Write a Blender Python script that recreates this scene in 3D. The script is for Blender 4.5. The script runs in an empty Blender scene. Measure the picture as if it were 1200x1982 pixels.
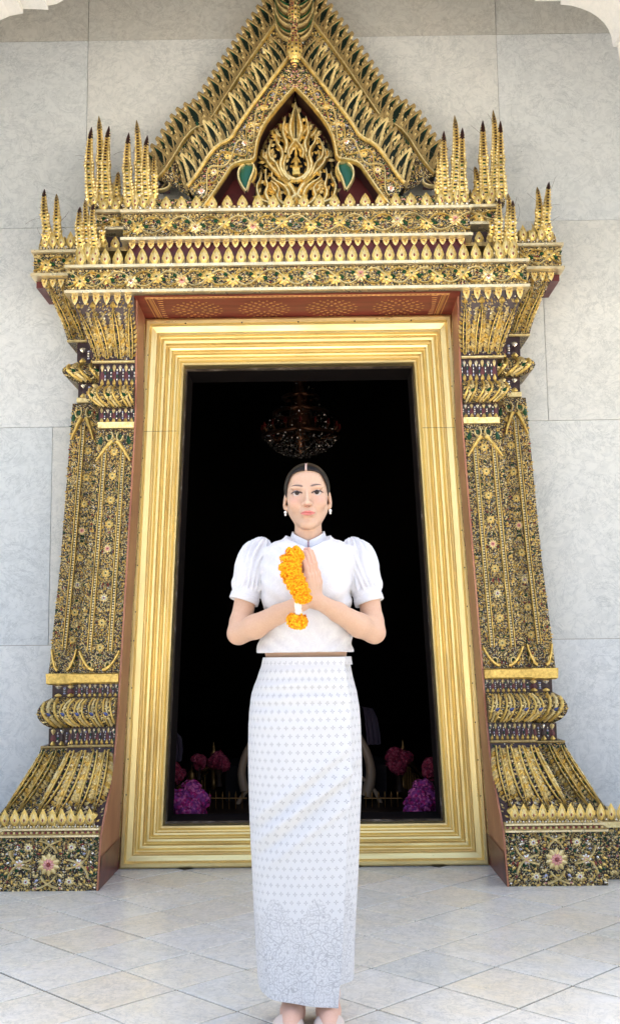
import bpy, math, random
import numpy as np
from mathutils import Matrix, Vector

random.seed(7); np.random.seed(7)
C = bpy.context.scene.collection
scene = bpy.context.scene
rad = math.radians

# ------------------------------------------------------------------ camera
CAM = np.array([0.09, -5.84, 1.10]); FPX = 2057.0
def _Rx(a): c, s = math.cos(a), math.sin(a); return np.array([[1, 0, 0], [0, c, -s], [0, s, c]])
def _Rz(a): c, s = math.cos(a), math.sin(a); return np.array([[c, -s, 0], [s, c, 0], [0, 0, 1]])
CM = _Rz(rad(0.38)) @ _Rx(rad(97.52)) @ _Rz(rad(-0.67))
cam_data = bpy.data.cameras.new('camera'); cam = bpy.data.objects.new('camera', cam_data); C.objects.link(cam)
mw = Matrix.Identity(4)
for i in range(3):
    for j in range(3): mw[i][j] = CM[i][j]
    mw[i][3] = CAM[i]
cam.matrix_world = mw
cam_data.sensor_fit = 'VERTICAL'; cam_data.sensor_height = 36.0
cam_data.lens = 36.0 * FPX / 1982.0
cam_data.clip_start = 0.05; cam_data.clip_end = 600
scene.camera = cam

def at(px, py, Y):
    """measured photo point -> the place it has in the scene, on the plane y = Y"""
    d = CM @ np.array([(px - 600) / FPX, (991 - py) / FPX, -1.0])
    return CAM + d * ((Y - CAM[1]) / d[1])

# ------------------------------------------------------------------ light
SUN_EL, SUN_AZ = 64.0, 160.0     # sun stands behind the temple; azimuth measured so that the porch side is in open shade
world = bpy.data.worlds.new("World"); scene.world = world; world.use_nodes = True
nt = world.node_tree; nt.nodes.clear()
wo = nt.nodes.new('ShaderNodeOutputWorld'); bg = nt.nodes.new('ShaderNodeBackground')
sky = nt.nodes.new('ShaderNodeTexSky'); sky.sky_type = 'NISHITA'; sky.sun_disc = False
sky.sun_elevation = rad(SUN_EL); sky.sun_rotation = rad(20); sky.dust_density = 8.0; sky.air_density = 0.9; sky.ozone_density = 1.0
nt.links.new(sky.outputs[0], bg.inputs[0]); bg.inputs[1].default_value = 0.15
nt.links.new(bg.outputs[0], wo.inputs[0])
sd = bpy.data.lights.new('sun', 'SUN'); sd.energy = 3.2; sd.angle = rad(0.5); sd.color = (1.0, 0.95, 0.86)
sun = bpy.data.objects.new('sun', sd); C.objects.link(sun)
# direction to the sun: behind the building (+y), slightly to the right, high
_e, _a = rad(SUN_EL), rad(20)
to_sun = Vector((math.sin(_a) * math.cos(_e), math.cos(_a) * math.cos(_e), math.sin(_e)))
sun.rotation_euler = to_sun.to_track_quat('Z', 'Y').to_euler()
scene.view_settings.view_transform = 'Standard'
scene.view_settings.look = 'None'
scene.view_settings.gamma = 1.0
scene.view_settings.use_curve_mapping = False
scene.view_settings.exposure = 2.2
scene.render.engine = 'CYCLES'
scene.cycles.max_bounces = 7; scene.cycles.diffuse_bounces = 5; scene.cycles.glossy_bounces = 3
scene.cycles.use_denoising = True
scene.cycles.caustics_reflective = False; scene.cycles.caustics_refractive = False
scene.cycles.sample_clamp_indirect = 6.0

# ------------------------------------------------------------------ materials
MATS = {}; ORDER = []
def mat(name, col, rough=0.5, metal=0.0, spec=0.5, coat=0.0):
    m = bpy.data.materials.new(name); m.use_nodes = True
    b = m.node_tree.nodes['Principled BSDF']
    b.inputs['Base Color'].default_value = (*col, 1); b.inputs['Roughness'].default_value = rough
    b.inputs['Metallic'].default_value = metal; b.inputs['Specular IOR Level'].default_value = spec
    b.inputs['Coat Weight'].default_value = coat
    MATS[name] = m; ORDER.append(name); return m
class N:
    """small node helper"""
    def __init__(s, m): s.t = m.node_tree; s.b = s.t.nodes.get('Principled BSDF'); s.m = m
    def n(s, typ, **kw):
        x = s.t.nodes.new(typ)
        for k, v in kw.items():
            if k in x.inputs: x.inputs[k].default_value = v
            else: setattr(x, k, v)
        return x
    def l(s, a, b): s.t.links.new(a, b)
    def co(s, kind='Object', scale=(1, 1, 1), rot=(0, 0, 0)):
        tc = s.n('ShaderNodeTexCoord'); mp = s.n('ShaderNodeMapping')
        mp.inputs['Scale'].default_value = scale; mp.inputs['Rotation'].default_value = rot
        s.l(tc.outputs[kind], mp.inputs[0]); return mp.outputs[0]
    def noise(s, vec, scale, detail=5, rough=0.55, dist=0.0):
        x = s.n('ShaderNodeTexNoise'); x.inputs['Scale'].default_value = scale; x.inputs['Detail'].default_value = detail
        x.inputs['Roughness'].default_value = rough; x.inputs['Distortion'].default_value = dist
        if vec is not None: s.l(vec, x.inputs['Vector'])
        return x.outputs['Fac']
    def ramp(s, fac, stops):
        r = s.n('ShaderNodeValToRGB'); e = r.color_ramp.elements
        while len(e) < len(stops): e.new(0.5)
        for el, (p, c) in zip(e, stops):
            el.position = p; el.color = (*c, 1) if len(c) == 3 else c
        s.l(fac, r.inputs[0]); return r.outputs[0]
    def mix(s, fac, a, b, blend='MIX'):
        x = s.n('ShaderNodeMix', data_type='RGBA', blend_type=blend)
        for v, i in ((fac, 0), (a, 6), (b, 7)):
            if hasattr(v, 'is_output'): s.l(v, x.inputs[i])
            elif i == 0: x.inputs[0].default_value = v
            else: x.inputs[i].default_value = (*v, 1)
        return x.outputs[2]
    def math(s, op, a, b=0.0, c=None):
        x = s.n('ShaderNodeMath', operation=op)
        for v, i in ((a, 0), (b, 1), (c, 2)):
            if v is None: continue
            if hasattr(v, 'is_output'): s.l(v, x.inputs[i])
            else: x.inputs[i].default_value = v
        return x.outputs[0]
    def bump(s, h, strength=0.3, dist=0.01):
        x = s.n('ShaderNodeBump'); x.inputs['Strength'].default_value = strength; x.inputs['Distance'].default_value = dist
        s.l(h, x.inputs['Height']); s.l(x.outputs[0], s.b.inputs['Normal'])

def gold(name, c1, c2, rough, metal=0.85, nscale=60, dirt=0.5):
    m = mat(name, c1, rough, metal); k = N(m); v = k.co('Object')
    n1 = k.noise(v, nscale, 4, 0.6); n2 = k.noise(v, 7, 5, 0.65)
    c = k.ramp(n1, [(0.3, c2), (0.62, c1)])
    c = k.mix(k.ramp(n2, [(0.30, (dirt,) * 3), (0.48, (0, 0, 0))]), c, (0.10, 0.06, 0.02))
    k.l(c, k.b.inputs['Base Color'])
    k.l(k.ramp(n1, [(0.3, (rough + .18,) * 3), (0.7, (rough - .08,) * 3)]), k.b.inputs['Roughness'])
    return m
gold('gold', (0.92, 0.67, 0.20), (0.62, 0.40, 0.10), 0.36, 0.8)
gold('pale_gold', (0.94, 0.78, 0.38), (0.68, 0.49, 0.18), 0.36, 0.6)
gold('lip_gold', (0.95, 0.82, 0.52), (0.80, 0.64, 0.34), 0.30, 0.6, 25, 0.25)
gold('old_gold', (0.52, 0.38, 0.15), (0.28, 0.19, 0.08), 0.45, 0.75)
mat('mirror_glass', (0.80, 0.76, 0.64), 0.16, 0.75)
mat('green_glass', (0.010, 0.060, 0.022), 0.25, 0.0, 0.35)
mat('teal_glass', (0.010, 0.085, 0.050), 0.25, 0.0, 0.4)
mat('red_glass', (0.24, 0.035, 0.03), 0.12, 0.0, 0.9)
mat('pink_glass', (0.75, 0.34, 0.28), 0.18, 0.0, 0.8)
mat('blue_glass', (0.03, 0.05, 0.18), 0.10, 0.0, 0.9)
mat('lilac_glass', (0.45, 0.46, 0.60), 0.15, 0.1, 0.9)
mat('deep_green', (0.005, 0.012, 0.007), 0.4, 0.0, 0.2)
mat('dark_lacquer', (0.032, 0.010, 0.008), 0.35)
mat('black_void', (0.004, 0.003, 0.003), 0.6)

def ground_mosaic():
    # tiny tesserae between the raised carving: brown-black putty with gold and glass chips
    m = mat('mosaic_ground', (0.05, 0.03, 0.01), 0.45, 0.3); k = N(m); v = k.co('Object')
    vo = k.n('ShaderNodeTexVoronoi', feature='F1'); vo.inputs['Scale'].default_value = 190; k.l(v, vo.inputs['Vector'])
    sp = k.n('ShaderNodeSeparateColor'); k.l(vo.outputs['Color'], sp.inputs[0])
    chips = k.n('ShaderNodeValToRGB'); chips.color_ramp.interpolation = 'CONSTANT'
    st = [(0.0, (0.03, 0.018, 0.010)), (0.22, (0.62, 0.42, 0.12)), (0.50, (0.74, 0.58, 0.24)), (0.76, (0.015, 0.09, 0.04)), (0.84, (0.20, 0.03, 0.02)), (0.90, (0.6, 0.57, 0.48))]
    e = chips.color_ramp.elements
    while len(e) < len(st): e.new(0.5)
    for el, (p, c) in zip(e, st): el.position = p; el.color = (*c, 1)
    k.l(sp.outputs[0], chips.inputs[0])
    edge = k.ramp(vo.outputs['Distance'], [(0.35, (0, 0, 0)), (0.55, (1, 1, 1))])
    k.l(k.mix(edge, chips.outputs[0], (0.02, 0.012, 0.008)), k.b.inputs['Base Color'])
    k.bump(vo.outputs['Distance'], 0.6, 0.002)
ground_mosaic()

def red_board():
    m = mat('red_board', (0.3, 0.1, 0.06), 0.42); k = N(m); v = k.co('Object', (14, 3, 0.7))
    n1 = k.noise(v, 2.2, 6, 0.6); v2 = k.co('Object'); n2 = k.noise(v2, 3.0, 5, 0.6)
    c = k.ramp(n1, [(0.3, (0.36, 0.125, 0.065)), (0.7, (0.52, 0.23, 0.12))])
    c = k.mix(k.ramp(n2, [(0.45, (0, 0, 0)), (0.75, (.6, .6, .6))]), c, (0.22, 0.055, 0.04))
    k.l(c, k.b.inputs['Base Color']); k.bump(n1, 0.25, 0.004)
red_board()
def maroon():
    m = mat('maroon_paint', (0.10, 0.018, 0.02), 0.4); k = N(m); n = k.noise(k.co('Object'), 12, 5)
    k.l(k.ramp(n, [(0.35, (0.085, 0.014, 0.018)), (0.7, (0.17, 0.035, 0.035))]), k.b.inputs['Base Color'])
maroon()
def soffit():
    m = mat('soffit_paint', (0.25, 0.06, 0.03), 0.5); k = N(m); n = k.noise(k.co('Object', (1.5, 12, 12)), 2, 5)
    k.l(k.ramp(n, [(0.35, (0.22, 0.034, 0.022)), (0.7, (0.34, 0.065, 0.04))]), k.b.inputs['Base Color'])
soffit()
mat('stencil_gold', (0.72, 0.36, 0.13), 0.45, 0.4)

def frame_gold():
    # burnished leaf with rubbed streaks that run along each moulding
    m = mat('frame_gold', (0.85, 0.6, 0.2), 0.3, 0.85); k = N(m)
    uv = k.co('UV', (1, 1, 1)); sx = k.n('ShaderNodeMapping'); sx.inputs['Scale'].default_value = (0.8, 70, 1); k.l(uv, sx.inputs[0])
    st = k.noise(sx.outputs[0], 1.6, 5, 0.6)
    sx2 = k.n('ShaderNodeMapping'); sx2.inputs['Scale'].default_value = (1.6, 9, 1); k.l(uv, sx2.inputs[0])
    bl = k.noise(sx2.outputs[0], 1.2, 6, 0.65)
    c = k.ramp(st, [(0.2, (0.86, 0.65, 0.26)), (0.5, (0.90, 0.71, 0.31)), (0.8, (0.94, 0.78, 0.40))])
    c = k.mix(k.ramp(bl, [(0.30, (0.5,) * 3), (0.50, (0, 0, 0))]), c, (0.62, 0.43, 0.16))
    sp = k.noise(k.co('Object'), 90, 3, 0.7)
    c = k.mix(k.ramp(sp, [(0.24, (0.9,) * 3), (0.30, (0, 0, 0))]), c, (0.08, 0.05, 0.02))
    k.l(c, k.b.inputs['Base Color'])
    k.l(k.ramp(bl, [(0.3, (0.50,) * 3), (0.7, (0.26,) * 3)]), k.b.inputs['Roughness'])
    k.bump(st, 0.12, 0.002)
frame_gold()

def marble(name, base, vein, warm, rough, scale=1.0, rnd=0.0, vs=1.0, spec=0.5):
    m = mat(name, base, rough, 0.0, spec); k = N(m)
    tc = k.n('ShaderNodeTexCoord'); v = tc.outputs['Object']
    oi = k.n('ShaderNodeObjectInfo'); off = k.n('ShaderNodeCombineXYZ')
    for q in range(3): k.l(k.math('MULTIPLY', oi.outputs['Random'], 37.0 + 11 * q), off.inputs[q])
    va = k.n('ShaderNodeVectorMath', operation='ADD'); k.l(v, va.inputs[0]); k.l(off.outputs[0], va.inputs[1]); v = va.outputs[0]
    mp = k.n('ShaderNodeMapping'); mp.inputs['Rotation'].default_value = (0.3, 0.5, 0.7); mp.inputs['Scale'].default_value = (scale, scale * .9, scale * 1.15); k.l(v, mp.inputs[0]); mv = mp.outputs[0]
    cloud = k.noise(mv, 1.6, 6, 0.6, 0.6)
    wisp = k.noise(mv, 7.0, 8, 0.7, 1.6)
    # veins: ridge of a distorted noise
    r = k.math('ABSOLUTE', k.math('SUBTRACT', k.noise(mv, 3.0, 7, 0.65, 1.1), 0.5))
    vein_f = k.ramp(r, [(0.0, (1, 1, 1)), (0.022, (0, 0, 0))])
    r2 = k.math('ABSOLUTE', k.math('SUBTRACT', k.noise(mv, 1.1, 9, 0.72, 0.7), 0.47)); vein2 = k.ramp(r2, [(0.0, (1, 1, 1)), (0.009, (0, 0, 0))])
    fleck = k.ramp(k.noise(mv, 26.0, 6, 0.75, 0.8), [(0.30, (1, 1, 1)), (0.36, (0, 0, 0))])
    c = k.mix(k.ramp(cloud, [(0.35, (0, 0, 0)), (0.7, (1, 1, 1))]), base, warm)
    c = k.mix(k.math('MULTIPLY', k.ramp(wisp, [(0.42, (1, 1, 1)), (0.56, (0, 0, 0))]), 0.20 * vs), c, vein)
    c = k.mix(k.math('MULTIPLY', vein_f, 0.30 * vs), c, vein)
    c = k.mix(k.math('MULTIPLY', vein2, 0.5 * vs), c, vein)
    c = k.mix(k.math('MULTIPLY', fleck, 0.55 * vs), c, tuple(x * .6 for x in vein))
    if rnd:
        tone = k.ramp(oi.outputs['Random'], [(0.0, (0.78, 0.83, 0.87)), (0.10, (0.93, 0.96, 0.97)), (0.45, (1, 1, 1)), (0.7, (1.0, 0.985, 0.93)), (1.0, (0.97, 0.90, 0.78))])
        c = k.mix(rnd, c, tone, 'MULTIPLY')
    k.l(c, k.b.inputs['Base Color']); k.bump(wisp, 0.04, 0.004)
    return m
marble('wall_marble', (0.69, 0.72, 0.715), (0.36, 0.40, 0.41), (0.72, 0.74, 0.725), 0.42, 2.2, 0.45, 1.15)
marble('floor_marble', (0.93, 0.91, 0.84), (0.50, 0.51, 0.47), (0.95, 0.89, 0.73), 0.24, 3.4, 0.55, 1.2)
marble('upper_marble', (0.56, 0.57, 0.53), (0.30, 0.30, 0.27), (0.60, 0.59, 0.53), 0.45, 2.2, 0.3, 1.2)
marble('arch_marble', (0.74, 0.73, 0.69), (0.5, 0.5, 0.48), (0.78, 0.75, 0.68), 0.4, 2.0, 0.0, 0.6)
def grout():
    m = mat('grout', (0.36, 0.33, 0.26), 0.8); k = N(m); n = k.noise(k.co('Object'), 9, 6)
    k.l(k.ramp(n, [(0.3, (0.12, 0.11, 0.08)), (0.7, (0.30, 0.26, 0.17))]), k.b.inputs['Base Color'])
grout()
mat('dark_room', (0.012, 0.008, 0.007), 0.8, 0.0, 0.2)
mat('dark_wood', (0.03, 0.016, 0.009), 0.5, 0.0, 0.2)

# ------------------------------------------------------------------ mesh builder
def nrm(v): v = np.asarray(v, float); return v / (np.linalg.norm(v) + 1e-12)
TPL = {}
def tpl(name, V, F): TPL[name] = (np.array(V, float), np.array(F, int))
tpl('gem', [(-.5, -.5, 0), (.5, -.5, 0), (.5, .5, 0), (-.5, .5, 0), (0, 0, .5)], [(0, 1, 4), (1, 2, 4), (2, 3, 4), (3, 0, 4)])
tpl('slab', [(-.5, -.5, 0), (.5, -.5, 0), (.5, .5, 0), (-.5, .5, 0), (-.42, -.42, .5), (.42, -.42, .5), (.42, .42, .5), (-.42, .42, .5)],
    [(0, 1, 5), (0, 5, 4), (1, 2, 6), (1, 6, 5), (2, 3, 7), (2, 7, 6), (3, 0, 4), (3, 4, 7), (4, 5, 6), (4, 6, 7)])
_v = [(.5 * math.cos(a * math.pi / 3), .5 * math.sin(a * math.pi / 3), 0) for a in range(6)] + [(.36 * math.cos(a * math.pi / 3), .36 * math.sin(a * math.pi / 3), .3) for a in range(6)] + [(0, 0, .45)]
tpl('bead', _v, [(a, (a + 1) % 6, 6 + (a + 1) % 6) for a in range(6)] + [(a, 6 + (a + 1) % 6, 6 + a) for a in range(6)] + [(6 + a, 6 + (a + 1) % 6, 12) for a in range(6)])
tpl('leaf', [(0, 0, 0), (.38, .18, 0), (.5, .4, 0), (.3, .72, 0), (0, 1, .05), (-.3, .72, 0), (-.5, .4, 0), (-.38, .18, 0), (0, .3, .5), (0, .68, .4)],
    [(0, 1, 8), (1, 2, 8), (2, 9, 8), (2, 3, 9), (3, 4, 9), (4, 5, 9), (5, 6, 9), (6, 8, 9), (6, 7, 8), (7, 0, 8)])
tpl('hook', [(-.3, 0, 0), (.3, 0, 0), (.42, .35, 0), (.22, .62, 0), (.42, .95, 0), (.05, .78, 0), (-.25, .5, 0), (0, .3, .5), (.02, .6, .35)],
    [(0, 1, 7), (1, 2, 7), (2, 3, 8), (2, 8, 7), (3, 4, 8), (4, 5, 8), (5, 6, 8), (6, 7, 8), (6, 0, 7)])

class MB:
    def __init__(s): s.b = {}; s.raw = []
    def add(s, t, M, m): s.b.setdefault((t, m), []).append(M)
    def tri(s, V, F, m, smooth=False, uv=None):
        s.raw.append((np.asarray(V, float), np.asarray(F, int), m, smooth, uv))
    def quad(s, V, Q, m, smooth=False, uv=None):
        Q = np.asarray(Q, int); F = np.vstack([Q[:, [0, 1, 2]], Q[:, [0, 2, 3]]])
        s.tri(V, F, m, smooth, uv)
    def grid(s, P, m, smooth=True, closed=False, uv=None):
        """P: (a, b, 3) array of points"""
        a, b = P.shape[:2]; i = np.arange(a - 1)[:, None]; j = np.arange(b if closed else b - 1)[None, :]; j2 = (j + 1) % b
        Q = np.stack([i * b + j, i * b + j2, (i + 1) * b + j2, (i + 1) * b + j], -1).reshape(-1, 4)
        s.quad(P.reshape(-1, 3), Q, m, smooth, None if uv is None else uv.reshape(-1, 2))
    def box(s, a, b, m):
        x0, y0, z0 = a; x1, y1, z1 = b
        V = [(x0, y0, z0), (x1, y0, z0), (x1, y1, z0), (x0, y1, z0), (x0, y0, z1), (x1, y0, z1), (x1, y1, z1), (x0, y1, z1)]
        s.quad(V, [(0, 3, 2, 1), (4, 5, 6, 7), (0, 1, 5, 4), (1, 2, 6, 5), (2, 3, 7, 6), (3, 0, 4, 7)], m)
    def tube(s, pts, r, m, n=8, cap=True, flat=1.0, up=None):
        pts = np.asarray(pts, float); k = len(pts); r = np.broadcast_to(np.asarray(r, float), (k,))
        T = np.gradient(pts, axis=0); T /= np.linalg.norm(T, axis=1)[:, None] + 1e-12
        ref = np.array(up if up is not None else ((0, 1, 0) if abs(T[0][1]) < .9 else (1, 0, 0)), float)
        X = np.cross(T, ref); X /= np.linalg.norm(X, axis=1)[:, None] + 1e-12; Y = np.cross(X, T)
        a = np.linspace(0, 2 * math.pi, n, endpoint=False)
        P = pts[:, None, :] + r[:, None, None] * (np.cos(a)[None, :, None] * X[:, None, :] + flat * np.sin(a)[None, :, None] * Y[:, None, :])
        s.grid(P, m, True, True)
        if cap:
            for e in (0, -1):
                V = np.vstack([P[e], pts[e][None]]); s.tri(V, [(q, (q + 1) % n, n) for q in range(n)], m, True)
    def ribbon(s, pts, w, h, m, nrmv=(0, -1, 0), core=None, corew=0.45):
        """raised strip with a ridge, following pts; w, h per point"""
        pts = np.asarray(pts, float); k = len(pts); w = np.broadcast_to(np.asarray(w, float), (k,)); h = np.broadcast_to(np.asarray(h, float), (k,))
        T = np.gradient(pts, axis=0); T /= np.linalg.norm(T, axis=1)[:, None] + 1e-12
        n_ = np.broadcast_to(np.asarray(nrmv, float), (k, 3)); S = np.cross(T, n_); S /= np.linalg.norm(S, axis=1)[:, None] + 1e-12
        prof = [(-.5, 0), (-.42, .75), (-.2, 1), (.2, 1), (.42, .75), (.5, 0)]
        P = np.stack([pts + S * (w * a)[:, None] + n_ * (h * b)[:, None] for a, b in prof], 1)
        s.grid(P, m, False)
        if core:
            P = np.stack([pts + S * (w * a * corew)[:, None] + n_ * (h * b)[:, None] for a, b in [(-.5, .9), (-.3, 1.25), (.3, 1.25), (.5, .9)]], 1)
            s.grid(P, core, False)
    def arrays(s):
        Vs, Fs, Ms, Sm, UV = [], [], [], [], []; off = 0
        for (t, m), Ml in s.b.items():
            V, F = TPL[t]; A = np.array(Ml); P = np.einsum('nij,vj->nvi', A[:, :3, :3], V) + A[:, None, :3, 3]
            n, v = P.shape[:2]; Vs.append(P.reshape(-1, 3)); Fs.append((F[None] + (np.arange(n) * v)[:, None, None]).reshape(-1, 3) + off)
            c = n * len(F); Ms.append(np.full(c, ORDER.index(m))); Sm.append(np.zeros(c, bool)); UV.append(np.zeros((n * v, 2))); off += n * v
        for V, F, m, sm, uv in s.raw:
            Vs.append(V); Fs.append(F + off); Ms.append(np.full(len(F), ORDER.index(m))); Sm.append(np.full(len(F), sm)); off += len(V)
            UV.append(uv if uv is not None else np.zeros((len(V), 2)))
        return np.vstack(Vs), np.vstack(Fs), np.concatenate(Ms), np.concatenate(Sm), np.vstack(UV)
    def mesh(s, name, origin=(0, 0, 0), uv=False, fix=False):
        V, F, M, Sm, UV = s.arrays(); V = V - np.asarray(origin, float)
        me = bpy.data.meshes.new(name); me.vertices.add(len(V)); me.vertices.foreach_set('co', V.astype(np.float32).ravel())
        me.loops.add(len(F) * 3); me.loops.foreach_set('vertex_index', F.astype(np.int32).ravel())
        me.polygons.add(len(F)); me.polygons.foreach_set('loop_start', np.arange(0, len(F) * 3, 3, dtype=np.int32))
        used = sorted(set(M.tolist()))
        for u in used: me.materials.append(MATS[ORDER[u]])
        mp = np.zeros(max(used) + 1, np.int32)
        for i, u in enumerate(used): mp[u] = i
        me.polygons.foreach_set('material_index', mp[M]); me.polygons.foreach_set('use_smooth', Sm)
        if uv:
            l = me.uv_layers.new(name='UVMap'); l.data.foreach_set('uv', UV[F.ravel()].astype(np.float32).ravel())
        me.update(calc_edges=True); me.validate()
        return me
    def build(s, name, parent=None, origin=None, uv=False, **props):
        """link as one mesh object; vertices are given in world space"""
        po = np.array(parent['_o']) if parent is not None else np.zeros(3)
        o_ = np.array(origin if origin is not None else po, float)
        me = s.mesh(name, o_, uv); o = bpy.data.objects.new(name, me); C.objects.link(o)
        if parent is not None: o.parent = parent
        o.location = o_ - po; o['_o'] = o_.tolist()
        for k_, v_ in props.items(): o[k_] = v_
        return o

def thing(name, label, cat, loc=(0, 0, 0), group=None):
    o = bpy.data.objects.new(name, None); C.objects.link(o); o.location = loc; o['_o'] = [float(x) for x in loc]; o.empty_display_size = .1
    o['label'] = label; o['category'] = cat
    if group: o['group'] = group
    return o
def tag(o, label, cat, group=None):
    o['label'] = label; o['category'] = cat
    if group: o['group'] = group
    return o
def struct(o): o['kind'] = 'structure'; return o
def put(mesh, name, parent, M, **props):
    """another copy of a shared mesh, at world matrix M, as a child of parent (which is never rotated)"""
    o = bpy.data.objects.new(name, mesh); C.objects.link(o); o.parent = parent
    L = Matrix([list(r) for r in M]); po = parent['_o']
    for i in range(3): L[i][3] -= po[i]
    o.matrix_basis = L; o['_o'] = [float(M[i][3]) for i in range(3)]
    for k_, v_ in props.items(): o[k_] = v_
    return o
def mtx(o, x, y, z, sx=1, sy=1, sz=1):
    A = np.eye(4); A[:3, 0] = np.asarray(x) * sx; A[:3, 1] = np.asarray(y) * sy; A[:3, 2] = np.asarray(z) * sz; A[:3, 3] = o; return A
def face_mtx(o, ang=0, sx=1, sy=None, sz=None, flip=1):
    """frame on a plane that faces the camera side (-y): local z -> -y"""
    sy = sx if sy is None else sy; sz = sx if sz is None else sz
    ca, sa = math.cos(ang), math.sin(ang)
    return mtx(o, (flip * ca, 0, sa), (-flip * sa, 0, ca), (0, -1, 0), sx, sy, sz)

class Patch:
    """a piece of surface: pos(s, t) with s across and t up, s and t in 0..1; outward normal towards -y"""
    def __init__(s, pos): s.pos = pos
    def fr(s, u, v):
        e = 1e-3; p = s.pos(u, v); du = (s.pos(u + e, v) - s.pos(u - e, v)) / (2 * e); dv = (s.pos(u, v + e) - s.pos(u, v - e)) / (2 * e)
        x = nrm(du); n = nrm(np.cross(du, dv))
        if n[1] > 0: n = -n
        return p, x, np.cross(n, x) * (1 if np.dot(np.cross(n, x), dv) > 0 else -1), n, np.linalg.norm(du), np.linalg.norm(dv)
    def M(s, u, v, ang=0, sx=.01, sy=None, sz=None, lift=0):
        p, x, y, n, _, _ = s.fr(u, v); sy = sx if sy is None else sy; sz = sx * .6 if sz is None else sz
        ca, sa = math.cos(ang), math.sin(ang)
        return mtx(p + n * lift, x * ca + y * sa, y * ca - x * sa, n, sx, sy, sz)
PAL = ['gold'] * 9 + ['pale_gold'] * 11 + ['old_gold'] * 3 + ['mirror_glass'] + ['green_glass'] * 2 + ['red_glass']
PAL_COL = ['gold'] * 6 + ['pale_gold'] * 7 + ['old_gold'] * 2 + ['mirror_glass'] * 2 + ['green_glass'] * 5 + ['pink_glass'] + ['red_glass'] * 2 + ['lilac_glass']
def carpet(mb, P, cell, ros=(), rr=.02, pal=PAL, wh=None, sym=True, s0=.02, s1=.98, t0=.02, t1=.98, seed=0, ok=None, fill=.86):
    """dense low relief of leaves, hooks and glass chips; curls round the rosette centres ros (s, t)"""
    R = random.Random(seed); _, _, _, _, W, H = P.fr(.5, .5)
    nt_ = max(1, int((t1 - t0) * H / cell)); c = cell
    for it in range(nt_):
        t = t0 + (t1 - t0) * (it + .5) / nt_; w = P.fr(.5, t)[4]; ns = max(1, int(round((s1 - s0) * w / c)))
        half = (ns + 1) // 2 if sym else ns
        for i in range(half):
            s_ = s0 + (s1 - s0) * (i + .5 + (.5 if (it % 2 and not sym) else 0)) / ns
            js, jt = R.uniform(-.3, .3) * c / w, R.uniform(-.3, .3) * c / H
            if R.random() > fill: R.random(); continue
            k = R.random(); m = R.choice(pal); ang = R.uniform(-.5, .5); sc = c * R.uniform(.75, 1.25)
            for mir in ((1, -1) if sym and i < ns // 2 else (1,)):
                ss = s_ + js; tt = t + jt
                if mir < 0: ss = s0 + s1 - ss
                if not (s0 <= ss <= s1) or (ok and not ok(ss, tt)): continue
                skip = False; a = math.pi / 4 * mir
                if ros:
                    d = [((ss - rs) * w, (tt - rt) * H) for rs, rt in ros]; dd = [math.hypot(*q) for q in d]; q = int(np.argmin(dd))
                    if dd[q] < rr: skip = True
                    a = math.atan2(d[q][1], d[q][0]) - math.pi / 2 + .8 * mir * math.sin(dd[q] / cell * .8)
                if skip: continue
                a += ang * mir
                if k < .48: mb.add('leaf', P.M(ss, tt, a, sc * .62, sc * 1.25, sc * .55), m)
                elif k < .74: M_ = P.M(ss, tt, a, sc * .8 * mir, sc * 1.2, sc * .55); mb.add('hook', M_, m)
                elif k < .88: mb.add('gem', P.M(ss, tt, a + .785, sc * .62, sc * .62, sc * .5), m)
                else: mb.add('bead', P.M(ss, tt, a, sc * .62, sc * .62, sc * .6), m)
def rail(mb, P, t, w, h, m='pale_gold', s0=0., s1=1., n=12):
    pts = [P.pos(s, t) for s in np.linspace(s0, s1, n)]; ns = [P.fr(s, t)[3] for s in np.linspace(s0, s1, n)]
    mb.ribbon(pts, w, h, m, ns)
def vrail(mb, P, s, w, h, m='pale_gold', t0=0., t1=1., n=16):
    pts = [P.pos(s, t) for t in np.linspace(t0, t1, n)]; ns = [P.fr(s, t)[3] for t in np.linspace(t0, t1, n)]
    mb.ribbon(pts, w, h, m, ns)

# shared ornament meshes (unit size, facing local +z)
def I(): return np.eye(4)
def TR(x, y, ang=0, sx=1, sy=None, sz=None, z=0):
    sy = sx if sy is None else sy; sz = sx if sz is None else sz; ca, sa = math.cos(ang), math.sin(ang)
    return mtx((x, y, z), (ca, sa, 0), (-sa, ca, 0), (0, 0, 1), sx, sy, sz)
def rosette_mesh(name, pm, im, cm, n=8):
    b = MB()
    for k in range(n):
        a = k * 2 * math.pi / n; b.add('leaf', TR(-.12 * math.sin(a), .12 * math.cos(a), a, .32, .40, .22), pm)
        a2 = a + math.pi / n; b.add('gem', TR(-.36 * math.sin(a2), .36 * math.cos(a2), a2, .09, .14, .12), 'old_gold')
    for k in range(n):
        a = (k + .5) * 2 * math.pi / n; b.add('leaf', TR(-.05 * math.sin(a), .05 * math.cos(a), a, .18, .24, .16, z=.07), im)
    b.add('bead', TR(0, 0, 0, .20, .2, .3, z=.1), cm)
    return b.mesh(name)
ROS = [rosette_mesh('rosette', 'pale_gold', 'mirror_glass', 'red_glass'), rosette_mesh('rosette', 'gold', 'pale_gold', 'green_glass'),
       rosette_mesh('rosette', 'mirror_glass', 'pink_glass', 'gold'), rosette_mesh('rosette', 'pale_gold', 'pink_glass', 'red_glass', 10)]
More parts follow.
